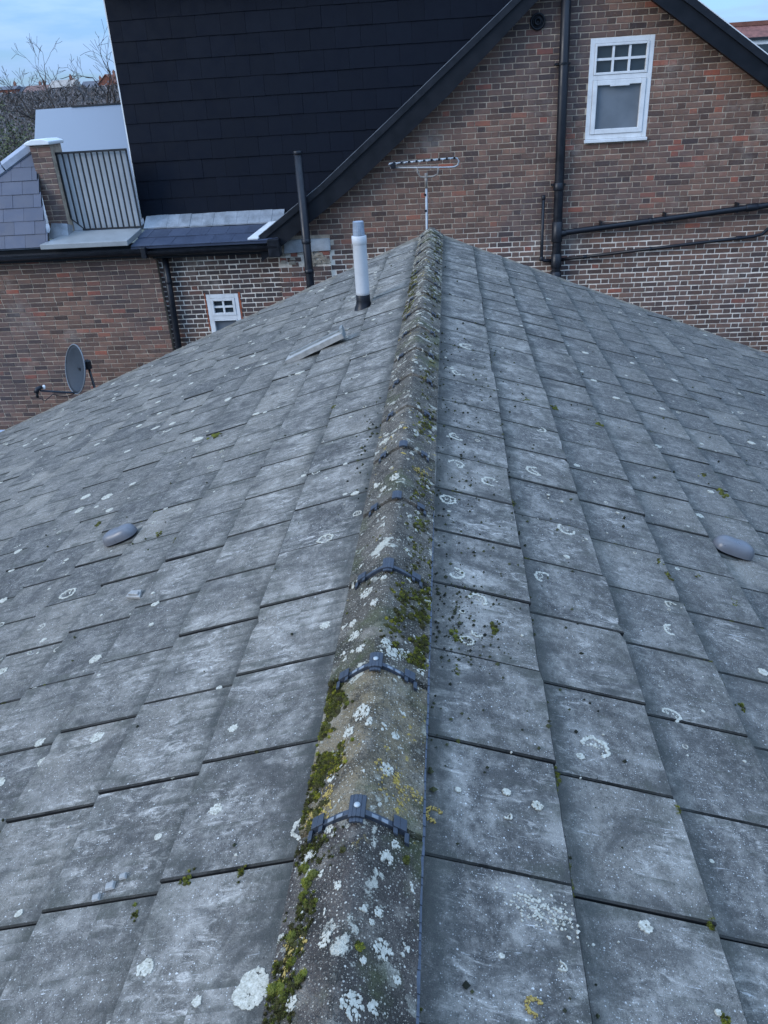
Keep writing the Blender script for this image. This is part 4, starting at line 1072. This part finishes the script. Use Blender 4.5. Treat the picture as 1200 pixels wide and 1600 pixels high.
# the vent pipe stands clear of the bargeboard
pipe('vent_pipe', [(-1.925, 11.85, .665), (-1.93, 11.85, -1.2), (-1.93, 11.85, -6.4)], .062, gh, 'black vent pipe standing in front of the bargeboard',
     [((-1.925, 11.85, .65), (0, 0, 1), .04, .068), ((-1.93, 11.85, -.55), (0, 0, 1), .06, .069), ((-1.93, 11.85, -.98), (0, 0, 1), .05, .069)])

# ================================================================== LEFT HOUSE with dark dormer
lh = thing('dormer_house', (-4.5, 12.2, GZ), 'brick house with a large dark slate clad dormer and a railed roof terrace', 'house')
WL = 12.13
# proud brick wall
mb = MB(); bricks(mb, -9.6, -4.375, -4.4, -.62, WL, lambda x, z, a, b: True, 'stretcher', tint_fn=stock, seed=8)
w1 = mb.build('wall', m_brick, lh, fix=False); tag(w1, 'brown brick wall with grey mortar')
mb = MB(); mb.box(-9.6, -4.375, WL, WL + .3, GZ, -.60); mb.build('mortar', m_mortar, w1)
# recessed wall with white pointing
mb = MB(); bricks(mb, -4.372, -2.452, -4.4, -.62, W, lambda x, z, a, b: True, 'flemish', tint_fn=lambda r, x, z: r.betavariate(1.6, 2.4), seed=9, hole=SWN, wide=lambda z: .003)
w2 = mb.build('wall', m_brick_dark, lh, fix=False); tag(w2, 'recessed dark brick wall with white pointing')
mb = MB(); a, b, c, d = SWN
mb.box(-4.372, a, W, W + .25, GZ, -.60); mb.box(b, -2.452, W, W + .25, GZ, -.60); mb.box(a, b, W, W + .25, GZ, c); mb.box(a, b, W, W + .25, d, -.60)
mb.build('mortar', m_mortar_white, w2)
sw = window('window', a + .003, b - .003, c, d - .003, -1.72, 2, 2, lh, W - .02, 'small white window with four dark upper panes', sash_w=.018, fan_w=.012)
m_raw = plain('raw red brick', (.28, .085, .045), .95, .1, .4, 20, 0, .4)
for x, wd in ((a - .022, .018), (b + .004, .03)):
    mb = MB(); zs = [d + .02 - k * .045 for k in range(14)]
    for z0_, z1_ in zip(zs, zs[1:]):
        w0, w1 = wd * random.uniform(.5, 1.2), wd * random.uniform(.5, 1.2)
        mb.hexa([(x, W - .011, z1_), (x + w0, W - .011, z1_), (x + w0, W - .002, z1_), (x, W - .002, z1_), (x, W - .011, z0_), (x + w1, W - .011, z0_), (x + w1, W - .002, z0_), (x, W - .002, z0_)])
    mb.build('broken_brick_edge', m_raw, sw)
pipe('downpipe', [(-4.215, 12.11, -.64), (-4.24, 12.11, -1.5), (-4.27, 12.11, -2.4), (-4.28, 12.11, -6.4)], .05, lh, 'black downpipe in the corner of the brick walls', [((-4.228, 12.11, -1.1), (0, 0, 1), .06, .056)])
# gutter and fascia
mb = MB(); mb.box(-9.6, -4.37, 11.99, WL, -.70, -.50); mb.box(-4.366, -2.40, 11.99, W, -.725, -.53); mb.build('fascia', m_blackpaint, lh)
mb = MB()
for xa, xb, z in ((-9.6, -4.42, -.565), (-4.41, -2.38, -.59)):
    pr = [(11.905 + .085 * math.cos(t_), z + .085 * math.sin(t_)) for t_ in [math.pi * (1 + i / 10) for i in range(11)]] + [(11.905 + .075 * math.cos(t_), z + .075 * math.sin(t_)) for t_ in [math.pi * (2 - i / 10) for i in range(11)]]
    mb.prism(pr, 'x', xa, xb)
mb.build('gutter', m_blackpipe, lh)
mb = MB(); mb.box(-4.47, -4.39, 11.80, 11.985, -.69, -.53); mb.build('gutter_outlet', m_blackpipe, lh, bevel=.01)
mb = MB(); mb.box(-2.52, -2.34, 11.83, 11.99, -.76, -.50); mb.build('gutter_outlet', m_blackpipe, lh, bevel=.01)

# slate courses helper on a plane through P0 with unit vectors right / up
def slates(mb, P0, right, up, nrm, w, gauge, ncol, nrow, inside, th=.008, seed=2, gap=.004):
    rnd = random.Random(seed); P0, right, up, nrm = map(Vector, (P0, right, up, nrm))
    for k in range(nrow):
        off = (k % 2) * w / 2
        for i in range(-1, ncol + 1):
            x0, x1 = i * w + off + gap / 2, (i + 1) * w + off - gap / 2; z0, z1 = k * gauge, (k + 1) * gauge + .02
            c = inside((x0 + x1) / 2, z0, x0, x1)
            if not c: continue
            if c is not True: x0, x1 = max(x0, c[0]), min(x1, c[1])
            if x1 - x0 < .02: continue
            j = rnd.gauss(0, .0015); zj = z0 + rnd.gauss(0, .0015)
            q = lambda x, z, n: P0 + right * x + up * z + nrm * (n + j)
            mb.hexa([q(x0, zj, th * .9), q(x1, zj, th * .9), q(x1, z1, -.004), q(x0, z1, -.004), q(x0, zj, th * 2), q(x1, zj, th * 2), q(x1, z1, th * .6), q(x0, z1, th * .6)], rnd.random())
# dormer face
D0 = Vector((-4.745, 12.85, -.23)); D1 = Vector((-4.745, 13.03, 2.75)); upv = (D1 - D0).normalized(); nrm = Vector((1, 0, 0)).cross(upv); nrm = -nrm if nrm.y > 0 else nrm
DW = 6.4
mb = MB(); slates(mb, D0, (1, 0, 0), upv, nrm, .37, .27, 18, 12, lambda x, z, a, b: (0, DW) if b > 0 and a < DW else False, .009, 4, .003)
dm = mb.build('dormer', m_darkslate, lh, fix=False); tag(dm, 'tall dark slate clad dormer wall')
mb = MB(); top = D0 + upv * 3.2
mb.hexa([(D0.x + .01, D0.y + .006, D0.z - .5), (D0.x + DW, D0.y + .006, D0.z - .5), (D0.x + DW, 17.5, D0.z - .5), (D0.x + .01, 17.5, D0.z - .5), (top.x + .01, top.y + .006, top.z), (top.x + DW, top.y + .006, top.z), (top.x + DW, 17.5, top.z), (top.x + .01, 17.5, top.z)])
mb.build('dormer_core', m_darkslate, dm)
mb = MB(); a = D0 - upv * .0; b = D0 + upv * 3.15
mb.hexa([(a.x - .022, a.y - .004, a.z), (a.x - .004, a.y - .004, a.z), (a.x - .004, a.y + .1, a.z), (a.x - .022, a.y + .1, a.z), (b.x - .022, b.y - .004, b.z), (b.x - .004, b.y - .004, b.z), (b.x - .004, b.y + .1, b.z), (b.x - .022, b.y + .1, b.z)])
mb.build('corner_trim', m_white, dm)
mb = MB(); mb.box(-4.93, 1.8, 12.72, 17.7, 2.985, 3.12); mb.build('dormer_roof', m_rail, dm)
mb = MB(); mb.box(-4.915, 1.8, 12.74, 17.6, 2.93, 2.983); mb.build('dormer_fascia', m_white, dm)
# lead flashing and two slate courses below the dormer
mb = MB(); n = 12
for i in range(n):
    xa, xb = -4.66 + 2.26 * i / n, -4.66 + 2.26 * (i + 1) / n - .002
    f0, f1 = random.uniform(-.006, .006), random.uniform(-.006, .006)
    mb.hexa([(xa, 12.60, -.375 + f0), (xb, 12.60, -.375 + f1), (xb, 12.84, -.26), (xa, 12.84, -.26), (xa, 12.60, -.355 + f0), (xb, 12.60, -.355 + f1), (xb, 12.825, -.20 + f1), (xa, 12.825, -.20 + f0)])
mb.build('lead_flashing', m_lead, lh)
e0 = Vector((-4.63, 11.86, -.525)); e1 = Vector((-4.63, 12.63, -.375)); u2 = (e1 - e0).normalized(); n2 = Vector((1, 0, 0)).cross(u2); n2 = n2 if n2.z > 0 else -n2
mb = MB(); slates(mb, e0, (1, 0, 0), u2, n2, .31, .36, 8, 2, lambda x, z, a, b: (0, 2.26) if b > 0 and a < 2.26 else False, .008, 6)
mb.hexa([e0 + n2 * -.03, e0 + Vector((2.26, 0, 0)) + n2 * -.03, e1 + Vector((2.26, .2, 0)) + n2 * -.03, e1 + Vector((0, .2, 0)) + n2 * -.03, e0, e0 + Vector((2.26, 0, 0)), e1 + Vector((2.26, .2, 0)), e1 + Vector((0, .2, 0))])
mb.build('roof', m_blueslate, lh)
mb = MB(); mb.hexa([(-2.82, 11.885, -.50), (-2.66, 11.885, -.50), (-2.46, 12.5, -.37), (-2.60, 12.5, -.37), (-2.82, 11.885, -.475), (-2.66, 11.885, -.475), (-2.46, 12.5, -.33), (-2.60, 12.5, -.335)])
mb.build('valley_trim', m_upvc, lh, bevel=.004)
# terrace: ledge, pier, railing, back panel
mb = MB(); mb.hexa([(-6.02, 11.80, -.49), (-4.64, 11.80, -.49), (-4.64, 12.46, -.42), (-5.80, 12.46, -.42), (-6.02, 11.80, -.415), (-4.64, 11.80, -.415), (-4.64, 12.46, -.335), (-5.80, 12.46, -.335)])
mb.build('ledge', plain('pale flat capping', (.23, .235, .23), .5, .35, .12, 4), lh, bevel=.008)
mb = MB(); mb.box(-7.4, -4.76, 12.46, 14.1, -.40, -.335); tf = mb.build('terrace_floor', m_grp, lh)
mb = MB(); mb.hexa([(-6.1, 12.37, -.40), (-5.74, 12.37, -.40), (-5.76, 12.5, -.25), (-6.0, 12.5, -.25), (-6.09, 12.25, -.40), (-5.74, 12.22, -.40), (-5.77, 12.343, -.20), (-6.02, 12.343, -.18)]); mb.build('lead_apron', m_lead, lh)
PX0, PX1 = -6.075, -5.765
mb = MB(); bricks(mb, PX0, PX1, -.42, .92, 12.36, lambda x, z, a, b: True, 'stretcher', .006, lambda r, x, z: r.choice((.3, .45, .5, .6, .7, .2)), 14)
pier = mb.build('pier', m_brick, lh, fix=False)
mb = MB(); mb.box(PX0 + .004, PX1 - .004, 12.36, 12.75, -.42, .92); mb.build('pier_mortar', m_mortar, pier)
mb = MB(); mb.prism([(PX0 - .05, .92), (PX1 + .035, .92), (PX1 + .035, .965), (PX1 - .06, 1.0), (PX0 + .08, 1.0), (PX0 - .05, .955)], 'y', 12.29, 12.80); mb.build('pier_cap', m_white, pier, bevel=.012)
rl = MB(); rl.box(-5.76, -4.64, 12.47, 12.5, .775, .805); rl.box(-5.60, -4.63, 12.47, 12.5, -.33, -.305)
rail = rl.build('railing', m_rail, lh)
for k in range(13):
    x = -5.75 + k * .0915; mb = MB(); mb.box(x - .010, x + .010, 12.475, 12.495, -.305 + (.16 if k == 0 else .07 if k == 1 else 0), .775); mb.build('bar', m_rail, rail)
mb = MB(); mb.tube([(-5.75, 12.485, -.15), (-5.57, 12.485, -.315)], .01, 6); mb.build('brace', m_rail, rail)
mb = MB(); mb.hexa([(-7.0, 13.55, -.335), (-4.70, 13.55, -.335), (-4.70, 14.1, -.335), (-7.0, 14.1, -.335), (-6.62, 13.95, 1.40), (-4.70, 13.95, 1.405), (-4.70, 14.1, 1.405), (-6.62, 14.1, 1.40)]); mb.build('terrace_panel', m_zinc, lh)
mb = MB(); mb.box(-5.76, -4.66, 12.53, 12.555, -.33, .775); mb.build('infill_panel', plain('grey infill sheet', (.42, .43, .43), .5, .35, .08, 1.5), lh)
mb = MB(); mb.box(-6.0, -4.7, 13.93, 14.12, 1.402, 1.425); mb.build('panel_capping', m_rail, lh)
# steep blue slate roof left of the pier, with a hip
pt = R_(66); s0_ = Vector((-6.10, 11.90, -.47)); uS = Vector((0, math.cos(pt), math.sin(pt))); nS = Vector((0, -math.sin(pt), math.cos(pt)))
def hip_x(z): return -.09 - .0 if z < -9 else None
def ins(x, z, a, b):
    hx = -3.9 + 0.0
    # hip line: the slope ends along a line that climbs to the pier
    zmax = lambda xx: 1.56 + (xx + .02) * .62
    if z > zmax(b): return False
    return (-4.0, .03) if a < .03 and b > -4.0 else False
mb = MB(); slates(mb, s0_ , (1, 0, 0), uS, nS, .33, .2, 1, 8, ins, .008, 21) if False else None
rnd = random.Random(21)
for k in range(8):
    off = (k % 2) * .165
    for i in range(-13, 2):
        x0, x1 = i * .33 + off - .2 + .002, (i + 1) * .33 + off - .2 - .002; z0, z1 = k * .2, k * .2 + .222
        xr = .03 + .13 * max(0, 1 - k * .2 / 1.1)
        x1 = min(x1, xr)
        if x1 - x0 < .02: continue
        lim = lambda xx: 1.50 + (xx + .02) * .62
        if z0 > lim(x1) - .02: continue
        p = [(x0, z0), (x1, z0), (x1, min(z1, max(z0 + .005, lim(x1)))), (x0, min(z1, max(z0, lim(x0))))]
        if z0 > lim(x0): p[0] = (x0 + (z0 - lim(x0)) / .62, z0); p[3] = (p[0][0] + .001, z0 + .001)
        j = rnd.gauss(0, .0012); q = lambda x, z, n: s0_ + Vector((x, 0, 0)) + uS * z + nS * (n + j)
        mb.hexa([q(*p[0], .006), q(*p[1], .006), q(*p[2], -.004), q(*p[3], -.004), q(*p[0], .016), q(*p[1], .016), q(*p[2], .005), q(*p[3], .005)], rnd.random())
sr = mb.build('roof', m_blueslate, lh, fix=False); tag(sr, 'small steep blue slate roof beside the pier')
mb = MB()
q = lambda x, z, n: s0_ + Vector((x, 0, 0)) + uS * z + nS * n
mb.hexa([q(-3.2, 0, -.02), q(.15, 0, -.02), q(.03, 1.52, -.02), q(-2.42, 0, -.02), q(-3.2, 0, -.006), q(.15, 0, -.006), q(.03, 1.52, -.006), q(-2.42, 0, -.006)]); mb.build('roof_deck', m_rail, sr)
mb = MB(); A, B = q(-2.4, .03, .02), q(.0, 1.52, .02); n = 5
for i in range(n):
    a, b = A.lerp(B, i / n + .004), A.lerp(B, (i + 1) / n - .004); d = (B - A).normalized(); w_ = d.cross(nS).normalized()
    pr = [(-.085, -.02), (-.075, .018), (0, .055), (.075, .018), (.085, -.02)]
    i0 = len(mb.v)
    for c_ in (a, b): mb.v += [tuple(c_ + w_ * x + nS * z) for x, z in pr]
    for k in range(4): mb.face((i0 + k, i0 + k + 1, i0 + 6 + k, i0 + 5 + k))
    mb.face([i0 + k for k in range(5)]); mb.face([i0 + 5 + k for k in reversed(range(5))])
mb.build('hip_cap', plain('grey hip tile', (.27, .29, .33), .7, .3, .15, 9), sr)

# lean-to roof seen past the lower left verge
lt = thing('lean_to', (-8.6, 11.2, GZ), 'pale blue lean-to roof low against the brown brick wall, beyond the verge', 'lean-to')
mb = MB(); mb.hexa([(-9.6, 9.9, -3.80), (-7.45, 9.9, -3.80), (-7.45, 12.035, -3.56), (-9.6, 12.035, -3.56), (-9.6, 9.9, -3.76), (-7.45, 9.9, -3.76), (-7.45, 12.035, -3.50), (-9.6, 12.035, -3.50)]); mb.build('lean_to_roof', plain('pale roof sheet', (.36, .42, .5), .35, .5, .06, 3), lt)
mb = MB(); mb.box(-9.5, -7.55, 10.0, 12.03, GZ, -3.80); mb.build('wall', m_mortar, lt)

# ================================================================== BACKGROUND
def far_house(x, y, w, d, h, rh, wc, rc, label, face=0):
    z = hill_z(x, y) - .6 if y > 38 else GZ
    t = thing('far_house', (x, y, z), label, 'house', 'houses on the far hillside')
    mb = MB(); mb.box(x - w / 2, x + w / 2, y, y + d, z, z + h)
    mb.prism([(x - w / 2, z + h), (x + w / 2, z + h), (x, z + h + rh)], 'y', y + .02, y + d - .02) if face else None
    mb.build('wall', plain('far wall', wc, .95, .1, .2, 1.5), t)
    mb = MB()
    if face:
        for s in (-1, 1): mb.hexa([(x + s * (w / 2 + .3), y - .3, z + h - .2), (x, y - .3, z + h + rh), (x, y + d + .3, z + h + rh), (x + s * (w / 2 + .3), y + d + .3, z + h - .2), (x + s * (w / 2 + .3), y - .3, z + h), (x, y - .3, z + h + rh + .2), (x, y + d + .3, z + h + rh + .2), (x + s * (w / 2 + .3), y + d + .3, z + h)])
    else: mb.prism([(y - .3, z + h), (y + d + .3, z + h), (y + d / 2, z + h + rh)], 'x', x - w / 2 - .2, x + w / 2 + .2)
    rf = mb.build('roof', plain('far roof', rc, .9, .15, .25, 1.2), t)
    mb = MB(); cx = x + w * .3; mb.box(cx - .4, cx + .4, y + d / 2 - .35, y + d / 2 + .35, z + h + rh * .5, z + h + rh + 1.1); mb.box(cx - .22, cx - .04, y + d / 2 - .1, y + d / 2 + .1, z + h + rh + 1.1, z + h + rh + 1.5); mb.box(cx + .04, cx + .22, y + d / 2 - .1, y + d / 2 + .1, z + h + rh + 1.1, z + h + rh + 1.5)
    mb.build('chimney', plain('far chimney', (.22, .11, .08), .95, .1, .2, 2), rf)
    for i in (-1, 1):
        for zz in (h * .28, h * .68):
            mb = MB(); mb.box(x + i * w * .25 - .55, x + i * w * .25 + .55, y - .06, y - .01, z + zz - .6, z + zz + .6); mb.build('window', m_upvc, t)
            mb = MB(); mb.box(x + i * w * .25 - .43, x + i * w * .25 + .43, y - .075, y - .062, z + zz - .48, z + zz + .48); mb.build('window_pane', m_glass, t)
    return t
red, brn, grey_, buff = (.19, .075, .05), (.13, .095, .08), (.11, .11, .12), (.3, .26, .22)
far_house(-158.5, 305, 7, 8, 4.6, 1.2, red, grey_, 'distant dark red brick block at the far end of the skyline')
far_house(-150.5, 307, 9, 8, 3.2, 2.2, brn, grey_, 'distant low brown house with a grey roof between bare trees')
far_house(-118.5, 300, 6, 7, 3.8, 2.6, red, (.2, .09, .06), 'distant red gabled house peeping out beside the dark dormer', 1)
far_house(-136.0, 303, 9, 8, 3.0, 2.2, buff, brn, 'distant buff house among the bare trees')
far_house(-143.5, 296, 8, 8, 3.0, 2.2, brn, (.16, .1, .085), 'distant brown house with a brown roof, lower on the hillside')
far_house(-127.0, 306, 8, 8, 3.2, 2.2, brn, grey_, 'distant grey roofed house left of the red gabled one')
far_house(-126.5, 280, 8, 8, 3.2, 2.2, grey_, buff, 'distant pale roofed house half way down the wooded hillside')
# neighbour's roof top right
t = thing('neighbour_house', (18, 40, GZ), 'red brown tiled roof with white dormers beyond the bargeboard, against the pale sky', 'house')
mb = MB(); mb.box(12.6, 24, 40, 48, GZ, 1.0); mb.build('wall', m_mortar, t)
mb = MB(); mb.prism([(39.5, .9), (48.5, .9), (44, 3.25)], 'x', 12.4, 24.4)
nr = mb.build('roof', plain('red clay tile', (.17, .075, .06), .9, .2, .35, 5, 0, .3), t)
mb = MB(); mb.box(12.35, 24.4, 43.85, 44.15, 3.2, 3.38); mb.build('ridge', plain('clay ridge', (.16, .07, .05), .9, .2, .3, 3), nr)
for x, zz in ((13.45, 1.75), (14.55, 1.45)):
    mb = MB(); mb.box(x - .5, x + .5, 39.3, 42.3, zz - 1.2, zz + .72); d_ = mb.build('dormer_window', m_upvc, t)
    mb = MB(); mb.box(x - .38, x + .38, 39.27, 39.298, zz - .6, zz + .55); mb.build('pane', m_glass, d_)
    mb = MB(); mb.box(x - .6, x + .6, 39.2, 42.3, zz + .722, zz + .82); mb.build('flat_roof', m_rail, d_)

m_bark = plain('grey bark', (.055, .044, .036), .95, .1, .35, 3)
m_twig = plain('brown twigs', (.062, .05, .043), .95, .1, .3, 1)
def bare_tree(base, h, label, seed, lean=(0, 0), spread=.55, levels=6, trunk_f=.33, r0=.17, L1=1.25, rmin=.0065):
    rnd = random.Random(seed); base = Vector(base)
    t = thing('bare_tree', base, label, 'tree', 'bare trees beyond the houses')
    tr, br = MB(), MB()
    def grow(p, d, L, r, lv):
        pts = [p]; rad = [r]; n = 4
        for i in range(n):
            d = (d + Vector((rnd.gauss(0, .13), rnd.gauss(0, .13), rnd.gauss(.03, .08)))).normalized()
            pts.append(pts[-1] + d * L / n); rad.append(max(rmin, r * (1 - .42 * (i + 1) / n)))
        (tr if lv == 0 else br).tube(pts, rad, 7 if lv < 2 else 4 if lv < 4 else 3, False)
        if lv >= levels: return
        k = 3 if lv < 2 else rnd.choice((2, 2, 3))
        for i in range(k):
            q = pts[-1] if i < 2 else pts[rnd.choice((2, 3))]
            az = rnd.uniform(0, 6.28); sp = spread * rnd.uniform(.6, 1.35)
            a = d.orthogonal().normalized(); b = d.cross(a)
            nd = (d * math.cos(sp) + (a * math.cos(az) + b * math.sin(az)) * math.sin(sp)); nd.z += .05; nd.normalize()
            grow(q, nd, (L1 if lv == 0 else L) * rnd.uniform(.66, .9), rad[-1] * rnd.uniform(.7, .85) if lv == 0 else rad[-1] * rnd.uniform(.66, .84), lv + 1)
    grow(base, Vector((lean[0], lean[1], 1)).normalized(), h * trunk_f, r0, 0)
    tr.build('trunk', m_bark, t, smooth=True, fix=False); br.build('branches', m_twig, t, fix=False)
    return t
bare_tree((-15.6, 36, GZ - 1.0), 10.6, 'tall bare tree with the highest spreading crown above the skyline', 11, (.0, 0), .66, 6, .80, .24, 1.45, .0075)
bare_tree((-16.0, 38, GZ - 1.1), 9.2, 'bare tree leaning outward, between the tallest bare tree and the thicket', 23, (-.06, 0), .7, 5, .95, .18, 1.4, .0075)
bare_tree((-14.9, 37, GZ - 1.0), 9.3, 'dark bare tree close beside the edge of the dark dormer', 34, (.03, 0), .6, 5, .88, .17, 1.2, .0075)
bare_tree((-19.2, 34, GZ - 1.0), 8.0, 'bare tree rising out of the leafy thicket', 45, (.02, 0), .55, 6, .75, .15, 1.1)
bare_tree((-21.5, 37, GZ - 1.0), 8.2, 'bare tree at the outer edge of the picture behind the thicket', 52, (-.02, 0), .55, 6, .8, .15, 1.2)
m_leaf = Mat('dull green leaves', (.06, .07, .03), .9, .15)
m_leaf.color(m_leaf.mix(m_leaf.attr('tint'), (.035, .042, .022), (.115, .115, .055)))
def thicket(base, w, h, label, seed, n=5200):
    rnd = random.Random(seed); base = Vector(base); t = thing('leafy_tree', base, label, 'tree', 'leafy trees beyond the slate roof')
    tr = MB()
    tips = []
    for k in range(9):
        a = rnd.uniform(0, 6.28); e = base + Vector((math.cos(a) * w * rnd.uniform(.1, .8), math.sin(a) * w * .8, h * rnd.uniform(.55, .95)))
        mid = base.lerp(e, .45) + Vector((rnd.gauss(0, .2), rnd.gauss(0, .2), .5)); tr.tube([base, base.lerp(mid, .6), mid, e], [.14, .1, .07, .02], 5, False); tips.append(e)
    tr.build('trunk', m_bark, t, fix=False)
    mb = MB(); cl = [base + Vector((rnd.gauss(0, w * .5), rnd.gauss(0, w * .45), h * rnd.uniform(.3, 1.0))) for _ in range(70)]
    for _ in range(n):
        c = rnd.choice(cl); f = (c.z - base.z) / h
        p = c + Vector((rnd.gauss(0, .34), rnd.gauss(0, .34), rnd.gauss(0, .28)))
        d = Vector((rnd.gauss(0, 1), rnd.gauss(0, 1), rnd.gauss(0, .7))).normalized(); e = d.orthogonal().normalized(); s = rnd.uniform(.03, .085)
        mb.quad([p - d * s, p + e * s * .5, p + d * s, p - e * s * .5], rnd.random())
    mb.build('crown', m_leaf.m, t, fix=False)
thicket((-19.3, 33, GZ - .2), 1.9, 9.0, 'olive leafy thicket with pale stems, furthest out beside the slate roof', 3)
thicket((-17.0, 32, GZ - .2), 1.5, 7.8, 'olive leafy bush just behind the brick pier', 5, 3600)
thicket((-22.5, 35, GZ - .2), 2.0, 9.3, 'leafy tree outside the slate roof hip, mostly out of the picture', 9, 3000)
# far wood along the hill: one mass
mb = MB(); rnd = random.Random(77)
for _ in range(30000):
    y = 80 + 225 * rnd.random() ** .8; x = -y * rnd.uniform(.34, .62); z = hill_z(x, y) + abs(rnd.gauss(0, .95)) * (.6 + .7 * (noise.noise((x * .15, y * .15, 0)) + .5))
    s = rnd.uniform(.15, .7) * (y / 190) ; d = Vector((rnd.gauss(0, .9), rnd.gauss(0, .9), 1)).normalized(); e = Vector((rnd.gauss(0, 1), rnd.gauss(0, .4), rnd.gauss(0, .4))).normalized()
    p = Vector((x, y, z)); mb.quad([p - d * s, p + e * s * .35, p + d * s, p - e * s * .35], rnd.random())
m_wood = Mat('winter wood', (.09, .08, .07), .95, .1); m_wood.color(m_wood.mix(m_wood.attr('tint'), (.06, .056, .05), (.16, .14, .135)))
tag(mb.build('woods', m_wood.m, fix=False), 'brown winter trees covering the far hillside below the skyline', 'woods', kind='stuff')
